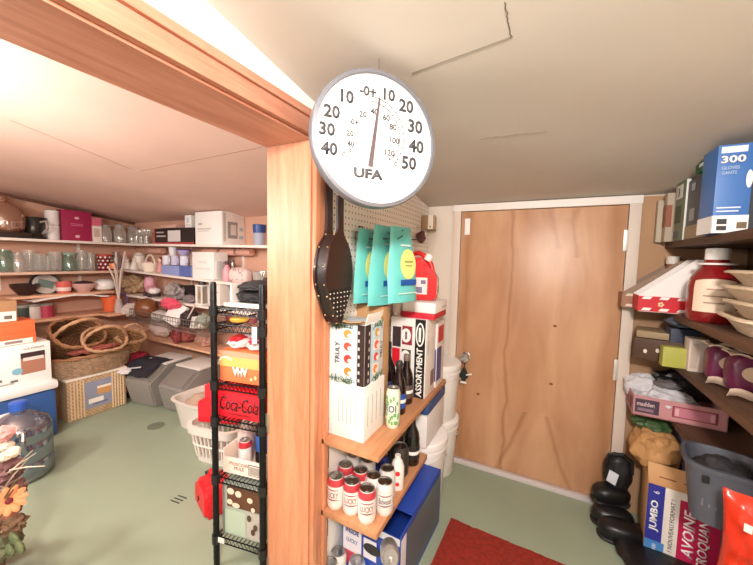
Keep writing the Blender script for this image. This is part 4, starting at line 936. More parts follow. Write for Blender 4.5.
# --- second shelf, back wall
WPOR = mat('#efe9e0', .3)
def figurine(px, py, h, label, rz=0):
    P = bw(px, py, B2, S2, 1.93); o = thing('porcelain_figurine', label, 'figurine', P, rz, 'porcelain ornaments in the corner')
    B().lathe([(0, 0), (h*.32, 0), (h*.34, h*.1), (h*.22, h*.45), (h*.2, h*.6), (h*.1, h*.7), (0, h*.72)]).build('body', WPOR, o)
    B().lump((0, 0, h*.83), (h*.28, h*.28, h*.32), .1, 2, px, 3).build('head', WPOR, o); return o
figurine(128, 269, .11, 'white porcelain figurine deepest in the corner'); figurine(134.5, 270, .13, 'white porcelain figurine beside the round white jar')
lathe_thing('white_jar', 'round white porcelain jar above the figurines in the corner', 'jar', bw(139.5, 264, B2, S2, 1.99), [(0, 0), (.05, 0), (.06, .06), (.05, .13), (.055, .15), (0, .155)], WPOR, [('lid', [(.0, .155), (.05, .155), (.03, .18), (0, .19)], WPOR)])
tb = lathe_thing('cream_basket', 'cream porcelain basket with arched handle on the second back shelf', 'basket', bw(150.5, 271.5, B2, S2, 1.93), [(0, 0), (.055, 0), (.075, .05), (.085, .09), (.078, .09), (.05, .01), (0, .01)], mat('#efe3d2', .4))
B().tube([(.078*math.cos(t), 0, .085+.085*math.sin(t)) for t in [PI*k/14 for k in range(15)]], .008, 8).build('handle', mat('#efe3d2', .4), tb)
for k in range(5): B().lump((-.05+.025*k, -.02+.02*(k % 2), .09), (.035, .035, .03), .2, 3, k, 2).build('flower', mat('#e6c4bc', .5), tb)
dl = thing('doll', 'small doll in a pinkish dress between the cream basket and the mugs', 'doll', bw(160.5, 272, B2, S2, 1.95))
B().lathe([(0, 0), (.04, 0), (.025, .06), (.018, .1), (0, .105)]).build('dress', mat('#d99a94', .6), dl); B().lump((0, 0, .125), (.042, .042, .05), 0, 1, 1, 3).build('head', mat('#ecc7b0', .5), dl); B().lump((0, .008, .135), (.05, .045, .045), .1, 2, 1, 3).build('hair', mat('#7a3a34', .7), dl)
bbox('blue_box', 'low pale blue box with mugs standing on it on the second back shelf', 'box', 161.5, 191, 270, 266, B2, S2, mat('#8f9fd6', .5), 1.87, .16, (('F', .62, 0, 1, 1, mat('#5a6cae', .5), 'dark_blue_end'),))
bz = ay(175, 265.4, 1.93).z
for px, c, l in ((167, '#e6e2ea', 'white mug on the left end of the pale blue box'), (175.5, '#cfc8e0', 'pale lilac mug in the middle of the pale blue box'), (184.5, '#dfe0ee', 'white mug on the right end of the pale blue box')):
    o = lathe_thing('mug', l, 'mug', Vector((ay(px, 265, 1.945).x, 1.945, bz+.003)), [(0, 0), (.034, 0), (.038, .008), (.038, .09), (.034, .09), (.033, .012), (0, .01)], mat(c, .35), group='mugs on the pale blue box')
    B().tube([(.036, -.005, .07), (.06, -.01, .065), (.06, -.01, .03), (.036, -.005, .025)], .006, 6).build('handle', mat(c, .35), o)
lathe_thing('lilac_bowl', 'lilac bowl with purple rim stacked above the mugs', 'bowl', Vector((ay(181, 257, 1.945).x, 1.975, bz+.096)), [(0, 0), (.03, 0), (.055, .04), (.06, .06), (.053, .06), (.028, .008), (0, .008)], mat('#b9aede', .35), [('purple_rim', [(.058, .05), (.061, .052), (.063, .062), (.06, .063)], mat('#5a3a78', .4))])
lathe_thing('white_tumbler', 'white cup stacked left of the lilac bowl above the mugs', 'cup', Vector((ay(172, 257, 1.945).x, 1.955, bz+.095)), [(0, 0), (.03, 0), (.038, .085), (.033, .085), (.027, .01), (0, .01)], mat('#e9e6ee', .35))
bbox('white_gift_box', 'white square box in the middle of the second back shelf', 'box', 192.5, 214, 274, 252, B2, S2, mat('#f1edea', .5), 1.87, .14, (('F', .15, .35, .85, .4, mat('#ddd8d4', .5), 'faint_line'), ('F', .3, .6, .7, .65, mat('#ddd8d4', .5), 'faint_line')))
for px, l in ((217, 'ribbed clear glass right of the white square box'), (222, 'ribbed clear glass left of the pink bottle')):
    lathe_thing('ribbed_glass', l, 'glass', bw(px, 274, B2, S2, 1.92), glassprof(.035, .16), GLS, group='ribbed glasses beside the white square box')
lathe_thing('pink_bottle', 'pink bottle with dark cap left of the floral bag', 'bottle', bw(227, 275, B2, S2, 1.92), [(0, 0), (.032, 0), (.035, .01), (.034, .09), (.02, .12), (.014, .14), (0, .142)], mat('#e2a2ac', .3), [('cap', [(.0, .14), (.017, .14), (.017, .17), (0, .172)], mat('#5a3a3e', .4))])
lathe_thing('silver_bottle', 'slim silver bottle between the pink bottle and the floral bag', 'bottle', bw(232.5, 273, B2, S2, 1.98), [(0, 0), (.022, 0), (.024, .01), (.024, .1), (.012, .12), (.012, .16), (0, .162)], mat('#c9c2c0', .25, .8), [('cap', [(.0, .16), (.015, .16), (.015, .185), (0, .187)], mat('#6a5a5a', .4))])
fbP = bw(240.5, 277, B2, S2, 1.91)
fbg = thing('floral_bag', 'pale pink floral wash bag on the second back shelf', 'bag', fbP)
B().lump((0, 0, .062), (.21, .11, .125), .06, 1.6, 3, 4, sqr=.6).build('bag', mat('#e7cfca', .7), fbg)
b = B(); rnd = random.Random(2)
for k in range(26):
    x = rnd.uniform(-.085, .085); z = rnd.uniform(.015, .11); b.lump((x, -.052, z), (.016, .006, .014), .3, 3, k, 1)
b.build('flower_print', mat('#b98a8e', .7), fbg)
B().tube([(-.085, 0, .118), (0, -.004, .127), (.085, 0, .118)], .004).build('zip', mat('#c9b0aa', .5), fbg)
lathe_thing('glass_bowl', 'clear glass bowl at the right end of the second back shelf', 'bowl', bw(261, 279, B2, S2, 1.92), [(0, 0), (.04, 0), (.06, .05), (.065, .11), (.06, .11), (.05, .03), (0, .01)], GLS)
# wrapped rolls under the top back shelf
for i, (x0, x1, l) in enumerate(((150, 163, 'pinkish paper roll under the top back shelf near the corner'), (205, 219, 'pinkish paper roll under the top back shelf below the white box'), (222, 236, 'pinkish paper roll below the picture side of the white box'), (238, 252, 'pinkish paper roll under the right end of the top back shelf'))):
    a, c = ay(x0, 249, 2.03), ay(x1, 249, 2.03)
    o = B().lathe([(0, 0), (.03, 0), (.032, .006), (.032, c.x-a.x-.006), (.03, c.x-a.x), (0, c.x-a.x)], M=T(a.x, 2.03, 1.33) @ E3(0, 90, 0)).build('paper_roll', mat('#d9a492', .6)); tag(o, l, 'paper roll')
# --- third shelf, back wall
o = B().lump((0, 0, .09), (.26, .2, .19), .35, 2.2, 8, 4).build('burlap_cloth', mat('#b89a78', .9, var=.15, bump=.5, bscale=90), None, bw(134, 294, B3, S3, 1.97)); tag(o, 'bunched tan burlap cloth in the corner of the third back shelf', 'cloth')
skp = bw(152, 296, B3, S3, 1.93)
sk = thing('roller_skate', 'pink and white childs roller skate on the third back shelf', 'skate', skp, R(165)); sk.scale = (1.3, 1.3, 1.15)
b = B(); b.lump((-.0, 0, .06), (.2, .075, .07), .05, 1, 3, 4, sqr=.8).lump((.06, 0, .11), (.085, .075, .13), .05, 1, 4, 4, sqr=.8); b.build('boot', mat('#dba0b0', .5), sk)
B().lump((-.075, 0, .055), (.06, .08, .06), .05, 1, 5, 3).build('toe_cap', mat('#e9e2e2', .4), sk)
B().box((0, 0, .026), (.19, .05, .012), .003).build('sole_plate', mat('#4a3a3e', .5), sk)
for x in (-.06, .06):
    for y in (-.032, .032): B().lathe([(0, -.01), (.018, -.01), (.02, -.006), (.02, .006), (.018, .01), (0, .01)], M=T(x, y, .02) @ E3(90, 0, 0)).build('wheel', mat('#3a3034', .4), sk)
def lump_thing(name, label, cat, P, d, c, amp=.3, fr=2, seed=1, rough=.8, sqr=1.0, group=None, rz=0, bump=.2, sub=4):
    o = B().lump((0, 0, d[2]/2), d, amp, fr, seed, sub, sqr=sqr).build(name, mat(c, rough, bump=bump, bscale=35), None, P, rz); return tag(o, label, cat, group)
lump_thing('grey_bag', 'crumpled grey plastic bag on the third back shelf beside the skate', 'bag', bw(176, 299, B3, S3, 1.93), (.2, .17, .16), '#9a908e', .4, 2.4, 6, .4)
carton('black_box', 'black box behind the crumpled grey bag on the third back shelf', 'box', bw(192, 290, B3, S3, 2.02), (.2, .12, .14), mat('#1d191b', .5), 0, .003)
lump_thing('grey_cloth', 'folded grey cloth under the white lantern', 'cloth', bw(190, 300, B3, S3, 1.91), (.17, .1, .07), '#857a7a', .25, 2, 9)
lump_thing('pink_cloth', 'bright pink cloth hanging over the edge of the third back shelf', 'cloth', Vector((ay(176, 302, 1.84).x, 1.79, B3-.07)), (.26, .08, .10), '#e0566e', .4, 2.4, 12)
ltp = bw(202.5, 301, B3, S3, 1.90)
lt = thing('white_lantern', 'small white lantern with dark top beside the black rack post', 'lantern', ltp)
b = B(); b.box((0, 0, .006), (.09, .08, .012), .002).box((0, 0, .174), (.09, .08, .012), .002)
for x in (-.038, .038):
    for y in (-.033, .033): b.box((x, y, .09), (.01, .01, .16))
b.build('frame', WHITE, lt); B().box((0, 0, .09), (.07, .058, .156)).build('pane', glass('#d8d0c0', .55), lt); B().lathe([(.03, .18), (.03, .2), (.018, .23), (0, .235)], seg=12).build('dark_top', mat('#2e2a30', .4), lt); B().box((0, -.031, .09), (.03, .002, .06)).build('print', mat('#8a7a5a', .5), lt)
# extra goods seen behind the rack
carton('cream_carton', 'cream carton with red printed frame behind the black rack', 'carton', bw(222, 306, B3, S3, 1.93), (.14, .15, .22), mat('#ebe2da', .5), 0, .002, panels=(('F', .1, .6, .9, .62, mat('#b8484e', .5), 'red_line'), ('F', .1, .9, .9, .92, mat('#b8484e', .5), 'red_line')))
carton('white_carton_large', 'large white carton behind the black rack top tier', 'carton', bw(247, 308, B3, S3, 1.93), (.24, .15, .16), mat('#e3dad2', .5), 0, .002)
# --- basket shelf and below, back wall
wbz = .66
bk = thing('wire_bin', 'long grey wire bin full of oddments below the third back shelf', 'bin', (-2.96, 1.80, wbz), R(-3))
b = B(); bw_, bdp, bh = 1.25, .24, .10
for z in (0, bh*.33, bh*.66, bh): b.tube([(-bw_/2, -bdp/2, z), (bw_/2, -bdp/2, z), (bw_/2, bdp/2, z), (-bw_/2, bdp/2, z)], .004 if z in (0, bh) else .0022, 5, closed=True)
for k in range(32): x = -bw_/2+bw_*k/31; b.tube([(x, -bdp/2, bh), (x, -bdp/2, 0), (x, bdp/2, 0), (x, bdp/2, bh)], .002, 4)
b.build('wire_basket', mat('#8d8480', .35, .6), bk)
for k, (px, py, d, c, nm, cat, l, amp) in enumerate(((147, 322, (.21, .2, .2), '#7c4a2c', 'brown_ball_vase', 'vase', 'shiny round brown vase in the wire bin', .03), (131, 318, (.14, .15, .12), '#c9bdb4', 'pale_cloth', 'cloth', 'pale bunched cloth at the left end of the wire bin', .3), (160, 318, (.2, .14, .10), '#bdb8b2', 'grey_cushion', 'cushion', 'pale grey cushion right of the brown vase', .2), (190, 324, (.15, .14, .14), '#33292a', 'black_bag', 'bag', 'black striped bag in the right half of the wire bin', .3), (203, 328, (.11, .12, .13), '#8d9488', 'grey_pouch', 'pouch', 'grey green pouch at the right end of the wire bin', .3))):
    P = ay(px, py, 1.80); lump_thing(nm, l, cat, Vector((P.x, 1.80, wbz+.005)), d, c, amp, 2, k+20, .3 if k == 0 else .7)
P = ay(172, 330, 1.76); o = carton('paper_pad', 'white paper pad leaning in the wire bin', 'paper pad', Vector((P.x, 1.74, wbz+.02)), (.19, .03, .19), mat('#efebe8', .6), 0, .002); o.rotation_euler = (R(-28), R(14), 0)
P = ay(197, 332, 1.76); o = carton('white_card_box', 'small white card box in front of the grey pouch', 'box', Vector((P.x, 1.76, wbz+.012)), (.13, .05, .10), mat('#e4e0da', .6), 0, .002); o.rotation_euler = (R(-18), R(-8), 0)
st = B().tube([(-.05, 0, 0), (.05, 0, .12)], .006).build('striped_strap', mat('#d8c0b8', .6), None, Vector((ay(192, 318, 1.72).x, 1.715, wbz+.1))); tag(st, 'pale strap lying over the black striped bag', 'strap')
lump_thing('snack_bag', 'white and pink packet under the wire bin on the lowest back shelf', 'packet', Vector((ay(161, 354, 1.95).x, 1.96, .452)), (.3, .16, .19), '#d9c4bc', .2, 2, 31, .35)
lump_thing('red_packet', 'dark red packet under the wire bin right of the white packet', 'packet', Vector((ay(186, 356, 1.95).x, 1.96, .452)), (.24, .16, .18), '#a4574e', .25, 2.4, 32, .4)
lump_thing('brown_packet', 'brown packet of red fruit behind the black rack on the lowest back shelf', 'packet', Vector((ay(205, 358, 1.95).x, 1.96, .452)), (.2, .16, .16), '#b98a78', .3, 2.4, 33, .4)
lump_thing('berry_packet', 'pale packet with dark red berries between the white and red packets', 'packet', Vector((ay(176, 352, 1.86).x, 1.865, .452)), (.12, .06, .15), '#8a3a3e', .25, 2.8, 34, .4)
# green bottle near the rack
lathe_thing('green_bottle', 'green bottle standing behind the left post of the rack', 'bottle', Vector((ay(206, 345, 1.62).x, 1.66, .66)), [(0, 0), (.03, 0), (.033, .01), (.033, .1), (.014, .14), (.014, .17), (0, .172)], mat('#8aa070', .35)) if False else None

# ================================================================= STORE ROOM FLOOR GOODS
BING = mat('#8f8a84', .5); LIDW = mat('#e4e0db', .5)
def grey_bin(P, rz, label):
    o = thing('recycling_bin', label, 'bin', P, rz, 'grey flap bins under the back shelves')
    w_, d_, h_ = .30, .42, .34
    pr_ = [(-d_/2+.05, 0), (d_/2, 0), (d_/2, h_), (-d_/2+.16, h_), (-d_/2, h_-.11), (-d_/2, h_-.14)]
    b = B(); b.prism(pr_, w_, M=Matrix(((0, 1, 0, -w_/2), (1, 0, 0, 0), (0, 0, 1, 0), (0, 0, 0, 1))), bev=.012); b.build('body', BING, o)
    B().box((0, .075, h_+.008), (w_*.98, d_*.62, .016), .005).build('lid', LIDW, o)
    B().box((0, 0, 0), (w_*.86, .17, .008), .002, M=T(0, -d_/2+.078, h_-.048) @ E3(34.5, 0, 0)).build('flap', mat('#7d7872', .5), o)
    return o
g1 = az(150, 408, 0)
grey_bin(Vector((-3.04, 1.68, 0)), R(8), 'grey flap bin with dark cloth on it, left one of the pair'); grey_bin(Vector((-2.66, 1.74, 0)), R(4), 'grey flap bin with white lid, right one of the pair')
o = B().sheet(lambda i, j: Vector(((i-.5)*.3, (j-.5)*.26, .015+.02*noise.noise(Vector((i*4, j*4, 2)))-.085*max(0, .5-j)*2)), 16, 14, .006).build('dark_cloth', mat('#23222c', .8), None, Vector((-3.06, 1.58, .35)), R(10)); tag(o, 'dark printed shirt lying over the front of the left grey bin', 'cloth')
B().tube([(-.06+.01*k, -.1+.012*math.sin(k*1.9), -.026+.002*k) for k in range(14)], .005, 5).build('shirt_print', mat('#c9c6cc', .6), o)
lump_thing('white_cloth', 'white cloth with dark lettering at the left of the dark shirt', 'cloth', Vector((-3.17, 1.46, .27)), (.16, .12, .05), '#dfdadc', .3, 2, 41)
lump_thing('red_cloth', 'crimson cloth heap between the rattan crate and the grey bin', 'cloth', Vector((-3.36, 1.62, .0)), (.26, .26, .42), '#9a2038', .3, 2, 42)
lump_thing('black_shoe', 'black shoe on the floor just right of the rattan crate', 'shoe', az(135, 398, 0), (.2, .08, .06), '#17161a', .1, 1.5, 43, .5, rz=R(30))
def laundry(P, rz, label, w_, d_, h_, slots):
    o = thing('laundry_basket', label, 'laundry basket', P, rz)
    m_ = mat('#e4ddd4', .45); b = B()
    ring = []
    if not slots:
        b.lathe([(0, .0), (.80, .0), (1, h_*.94), (1.10, h_*.94), (1.11, h_), (.99, h_), (.95, h_*.9), (.77, .012), (0, .012)], seg=28, sq=5, M=Matrix.Diagonal((w_/2, d_/2, 1, 1)))
    else:
        M_ = Matrix.Diagonal((w_/2, d_/2, 1, 1))
        b.lathe([(0, 0), (.82, 0), (.84, h_*.15), (.81, h_*.15), (.79, .01), (0, .01)], seg=28, sq=5, M=M_)
        b.lathe([(.98, h_*.8), (1.08, h_*.8), (1.1, h_), (.97, h_), (.95, h_*.8)], seg=28, sq=5, M=M_)
        for k in range(36):
            a = 2*PI*k/36; ca, sa = math.cos(a), math.sin(a); e = (abs(ca)**5+abs(sa)**5)**(-.2)
            b.tube([(ca*e*.83*w_/2, sa*e*.83*d_/2, h_*.12), (ca*e*.97*w_/2, sa*e*.97*d_/2, h_*.84)], .007, 4)
        b.tube([(w_/2*.92*math.cos(t)*(abs(math.cos(t))**5+abs(math.sin(t))**5)**-.2, d_/2*.92*math.sin(t)*(abs(math.cos(t))**5+abs(math.sin(t))**5)**-.2, h_*.48) for t in [2*PI*k/40 for k in range(40)]], .007, 4, closed=True)
    b.build('basket', m_, o)
    return o
laundry(Vector((-2.30, 1.60, 0)), R(0), 'solid white laundry tub on the floor right of the grey bins', .36, .34, .22, False)
laundry(Vector((-1.82, 1.42, 0)), R(10), 'slotted white laundry basket on the floor behind the rack', .36, .34, .24, True)
lump_thing('brown_cloth', 'brown cloth filling the solid white laundry tub', 'cloth', Vector((-2.30, 1.60, .06)), (.28, .26, .17), '#b39a88', .25, 2, 45)
cd2 = (.27, .19, .13)
carton('red_case', 'plain red drinks case resting on the slotted laundry basket', 'can case', Vector((-1.83, 1.42, .241)), cd2, mat('#e02030', .4), R(20), .003)
# rattan crate with picture
CRX = -3.165; cw = .37; chh = .315; crd = .30
RAT = weave('#dcbf98', '#bf9a74', 70, 70)
ca, cb_ = ax(68, 424, CRX), ax(127, 405, CRX)
cm = thing('rattan_crate', 'square rattan storage crate with a framed picture on its front', 'crate', (CRX-crd/2, (ca.y+cb_.y)/2, 0), 0)
cw = cb_.y-ca.y; dcr = (crd, cw, chh)
B().box((0, 0, chh/2), (crd, cw, chh), .01).build('woven_body', RAT, cm)
B().box((0, 0, chh+.009), (crd+.012, cw+.012, .02), .006).build('lid', mat('#efe4d6', .5), cm)
for k in range(5):
    for u in (.06+.055*k*.9, .94-.055*k*.9): B().tube([fmat(dcr, 'R', u, .03, .003) @ Vector((0, 0, 0)), fmat(dcr, 'R', u, .97, .003) @ Vector((0, 0, 0))], .0045, 5).build('cane_stake', mat('#e4c9a4', .6), cm)
pf = panel(cm, dcr, 'R', .26, .2, .76, .88, mat('#8d93a8', .5), 'picture', .004, .001); PN[(pf.name, 'R')] = 2
for u0, v0, u1, v1, c in ((.48, .5, .72, .72, '#c9955e'), (.48, .66, .72, .72, '#efe2cf'), (.33, .32, .58, .44, '#efe9e2'), (.4, .27, .66, .32, '#6d7488')): panel(pf, dcr, 'R', u0, v0, u1, v1, mat(c, .5), 'picture_print', .001, .005)
# cooler, ice maker box, orange boxes, brown box
KX = -3.02
q0, q1 = ax(-40, 462, KX), ax(59, 430, KX); yk1 = q1.y; yk0 = yk1-.55
top = ax(30, 393, KX); 
cl_ = thing('blue_cooler', 'large blue cooler with white lid on the floor under the ice maker box', 'cooler', (KX-.19, (yk0+yk1)/2, 0))
hk = .345
B().box((0, 0, hk/2), (.38, yk1-yk0, hk), .035).build('body', mat('#2f5694', .4), cl_)
B().box((0, 0, hk+.028), (.40, yk1-yk0+.02, .06), .02).build('lid', mat('#e8e6e4', .4), cl_)
B().box((.195, 0, hk*.7), (.02, .16, .04), .008).build('handle', mat('#e8e6e4', .4), cl_)
ib0, ib1 = ax(-30, 400, KX-.03), ax(52, 381, KX-.03)
ibd = (.30, ib1.y-ib0.y, .275); ibz = hk+.0585
ib = carton('ice_maker_box', 'white ice maker carton with a copper machine picture, on the blue cooler', 'box', (KX-.03-.15, (ib0.y+ib1.y)/2, ibz), ibd, mat('#efecea', .5), 0, .003,
  panels=(('R', .60, .28, .92, .66, mat('#a87560', .4), 'machine_picture'), ('R', .60, .66, .92, .80, mat('#3a2a2e', .4), 'machine_picture'), ('R', .63, .60, .9, .68, mat('#d9d2ce', .3), 'machine_picture'), ('R', .48, .30, .62, .46, mat('#7fb6c9', .5), 'blue_badge', .001, .0012, 'disc'), ('R', .32, .1, .5, .14, GREYP, 'print_line'), ('R', .3, .2, .36, .26, mat('#6d6d6d', .5), 'print_mark'), ('R', .46, .14, .55, .19, mat('#6d6d6d', .5), 'print_mark')),
  texts=(('R', .78, .9, 'ICE MAKER', .045, mat('#5a5a5c', .5), dict(wfrac=.28)),))
oz = ibz+.2755
o1 = ax(36, 336, KX-.06)
od = (.2, .33, .075)
carton('orange_shoe_box', 'lower orange shoe box with white label on the ice maker box', 'box', (KX-.06-.1, o1.y-.165, oz), od, mat('#ec6a3c', .55), 0, .002, panels=(('R', .45, .05, .95, .5, mat('#efe6de', .5), 'white_label'), ('R', .55, .15, .8, .38, mat('#8a7a74', .5), 'label_print')))
carton('orange_shoe_box', 'upper orange shoe box directly below the brown cardboard box', 'box', (KX-.06-.1, o1.y-.17, oz+.0755), (.2, .335, .08), mat('#f06f40', .55), 0, .002, panels=(('R', 0, .72, 1, .74, mat('#c9502a', .5), 'lid_edge'),))
bo = ax(17, 310, KX-.06)
carton('brown_box', 'brown cardboard box with white sticker on top of the orange shoe boxes', 'box', (KX-.06-.1, bo.y-.15, oz+.156), (.2, .30, .14), mat('#a8805c', .75), 0, .002, panels=(('R', .72, .05, .98, .5, mat('#e8e2da', .5), 'white_sticker'), ('R', .8, .15, .92, .32, mat('#6a6460', .5), 'sticker_print')))
# water jug
wj = thing('water_jug', 'large translucent blue water jug on the floor in front of the cooler', 'water jug', (-2.63, .68, 0))
WJ = glass('#3a5068', .68)
B().lathe([(0, .01), (.10, 0), (.128, .012), (.136, .03), (.136, .10), (.130, .112), (.136, .124), (.136, .21), (.130, .222), (.136, .234), (.136, .29), (.12, .33), (.07, .365), (.035, .385), (.03, .42), (0, .42)], seg=36).build('bottle', WJ, wj)
B().lathe([(.032, .395), (.038, .398), (.038, .44), (.03, .446), (0, .446)], seg=24).build('cap', mat('#2a55b0', .35), wj)
B().tube([(.13, -.02, .30), (.16, -.03, .27), (.16, -.03, .2), (.133, -.02, .17)], .011, 8).build('handle', WJ, wj)
# wicker basket with little baskets
WK = weave('#8a6848', '#543a28', 45, 90); RIMW = mat('#9a6e4c', .6, bump=.6, bscale=120)
def oval(a, b_, z, n=44, e=2.6): return [(a*math.cos(t)*(abs(math.cos(t))**e+abs(math.sin(t))**e)**(-1/e), b_*math.sin(t)*(abs(math.cos(t))**e+abs(math.sin(t))**e)**(-1/e), z) for t in [2*PI*k/n for k in range(n)]]
def wicker(P, rz, a, b_, h, label, m_=WK, rim=RIMW, handle=None, name='wicker_basket', rows=True, group=None, tilt=(0, 0), hoop=None):
    o = thing(name, label, 'basket', P, (R(tilt[0]), R(tilt[1]), rz), group)
    B().lathe([(0, 0), (.84, 0), (.9, h*.4), (.98, h), (.94, h), (.86, h*.4), (.8, .012), (0, .012)], seg=44, sq=2.6, M=Matrix.Diagonal((a, b_, 1, 1))).build('woven_body', m_, o)
    b = B(); n = int(h/.011)
    if rows:
        for k in range(n):
            z = .008+k*.011; s = .86+.135*z/h
            pts = oval(a*s, b_*s, z, 60)
            b.tube([(x*(1+.012*(1 if (i+k) % 2 else -1)), y*(1+.012*(1 if (i+k) % 2 else -1)), zz) for i, (x, y, zz) in enumerate(pts)], .0055, 4, closed=True)
        b.build('weave_rows', mat('#a5876a', .6, var=.35, scale=40), o)
    b = B(); 
    for ph in (0, PI):
        pts = oval(a*1.0, b_*1.0, h, 60)
        b.tube([(x*(1+.02*math.sin(i*.9+ph)), y*(1+.02*math.sin(i*.9+ph)), z+.008*math.cos(i*.9+ph)) for i, (x, y, z) in enumerate(pts)], .010, 6, closed=True)
    b.build('braided_rim', rim, o)
    if handle:
        ax_, hh = handle; b = B()
        for ph in (0, PI):
            pts = []
            for k in range(25):
                t = PI*k/24; w = .007*math.sin(k*.9+ph)
                c_ = (b_ if ax_ == 'y' else a)*.97*math.cos(t)
                pts.append((w, c_, h*.9+hh*math.sin(t)+w*.3) if ax_ == 'y' else (c_, w, h*.9+hh*math.sin(t)+w*.3))
            b.tube(pts, .0095, 6)
        b.build('handle', hoop or rim, o)
    return o
bkP = Vector((-3.33, 1.29, chh+.02))
b0, b1 = ax(52, 372, -3.15), ax(141, 345, -3.15)
wicker(Vector((-3.345, (b0.y+b1.y)/2-.02, chh+.020)), 0, .22, (b1.y-b0.y)/2+.02, .155, 'big dark oval wicker basket heaped with small baskets on the rattan crate')
zb = chh+.0355
TANW = mat('#b78e6c', .6, bump=.6, bscale=120)
wicker(Vector((-3.40, 1.18, zb+.16)), R(10), .15, .17, .20, 'round brown handled basket tipped toward the viewer, left in the big basket', weave('#8a6240', '#5e3c26', 60, 60), RIMW, ('y', .17), 'handled_basket', False, 'small handled baskets', (0, 40), TANW)
wicker(Vector((-3.28, 1.35, zb+.13)), R(-10), .12, .14, .17, 'tan handled basket tipped toward the viewer, middle of the big basket', weave('#b5875c', '#7e5836', 60, 60), TANW, ('y', .18), 'handled_basket', False, 'small handled baskets', (0, 44), TANW)
wicker(Vector((-3.31, 1.56, zb+.10)), R(0), .11, .11, .12, 'little light brown handled basket at the right end of the big basket', weave('#c79a70', '#94683f', 60, 60), TANW, ('y', .13), 'handled_basket', False, 'small handled baskets', (0, 20), TANW)
lump_thing('red_bow', 'dusty red ribbon bow in front of the small baskets', 'ribbon', Vector((-3.19, 1.26, chh+.19)), (.09, .3, .05), '#a2564a', .4, 3, 51)
# dried flowers at the left edge
dv = thing('dried_bouquet', 'dried flower bouquet with orange daisy and pale blossoms at the left edge', 'dried flowers', (-1.93, .36, 0))
B().lathe([(0, 0), (.07, 0), (.09, .1), (.07, .2), (.08, .22), (.07, .22), (.06, .2), (0, .02)]).build('pot', mat('#6a4a3c', .6), dv)
def dpt(px, py, dy=0): return ay(px, py, .40+dy)-Vector((-1.93, .36, 0))
rnd = random.Random(21)
for k, (px, py, c, s) in enumerate(((6, 472, '#6a4848', .09), (14, 488, '#7a5a50', .07), (4, 520, '#8a5a44', .09), (15, 525, '#6b5038', .07), (6, 545, '#5a5a40', .09), (2, 558, '#8a7458', .08), (10, 465, '#a58a84', .06))):
    B().lump(dpt(px, py, rnd.uniform(0, .06)), (s, s, s*.9), .6, 3.5, k+60, 3).build('dried_blossom', mat(c, .85, var=.2, scale=50), dv)
for px, py in ((6, 446), (13, 452), (5, 456)): B().lump(dpt(px, py), (.04, .04, .035), .3, 3, px, 3).build('pale_blossom', mat('#d9c9b6', .8), dv)
B().lump(dpt(3, 434), (.08, .06, .05), .4, 3, 77, 3).build('pink_blossom', mat('#c08a84', .8), dv)
cpt = dpt(9, 501); nf = (EYE-(cpt+Vector((-1.93, .36, 0)))).normalized(); qf = nf.to_track_quat('Z', 'Y').to_matrix().to_4x4()
for k in range(11):
    a = 2*PI*k/11
    B().lump((.030, 0, .004), (.045, .022, .006), .15, 2, k, 2, M=T(*cpt) @ qf @ Matrix.Rotation(a, 4, 'Z') @ E3(0, -12, 0)).build('daisy_petal', mat('#d9895a', .7), dv)
B().lump((0, 0, .008), (.022, .022, .012), .2, 3, 5, 3, M=T(*cpt) @ qf).build('daisy_centre', mat('#6a1c20', .7), dv)
for k, (a, c) in enumerate((((0, 484), (33, 450)), ((4, 476), (36, 453)), ((10, 470), (45, 466)), ((2, 490), (30, 457)))):
    p, q = dpt(*a), dpt(*c, .03); B().tube([p, p.lerp(q, .5)+Vector((0, 0, .004)), q], [.003, .0025, .001], 5).build('dry_twig', mat('#c9b8a4', .8), dv)
for k, (px, py) in enumerate(((14, 538), (20, 547), (10, 550))):
    p = dpt(px, py); B().lump(p, (.07, .02, .035), .2, 2, k, 3).build('green_leaf', mat('#55603c', .7), dv)
for k in range(5): B().tube([(0, 0, .15), dpt(4+3*k, 520-10*k)], .003, 5).build('stem', mat('#6b5a3c', .8), dv)

# ================================================================= RIGHT-HAND SHELVES
RX = .50
DWD = wood('#3a261a', '#5d3f2b', 'Y', 10, .6)
ZR = (1.41, 1.09, .868, .60)
for z, x0, y0, y1, l in ((ZR[0], RX, 1.0, 2.09, 'topmost dark shelf board on the right, under the 300 count blue box'), (ZR[1], RX, 1.0, 2.09, 'second dark shelf board on the right, under the ketchup jug'), (ZR[2], RX+.02, 1.0, 2.09, 'third dark shelf board on the right, under the lime green box'), (ZR[3], RX+.04, 1.55, 2.09, 'lowest dark shelf board on the right, under the pink tray')):
    o = B().box(((x0+XR)/2-.001, (y0+y1)/2, z-.014), (XR-x0-.004, y1-y0, .028), .002).build('shelf_board', DWD); tag(o, l, 'shelf')
for y, l in ((2.05, 'dark upright post of the right shelves in the corner by the door'), (1.03, 'dark upright post of the right shelves nearest the viewer')):
    o = B().box((XR-.025, y, .85), (.04, .04, 1.5), .002).build('shelf_post', DWD); tag(o, l, 'post')
def rbox(name, label, cat, y0, y1, z, h, d, m_, x=RX+.008, panels=(), texts=(), rz=0):
    return carton(name, label, cat, (x+d/2, (y0+y1)/2, z+.0005), (d, y1-y0, h), m_, rz, .002, None, panels, texts)
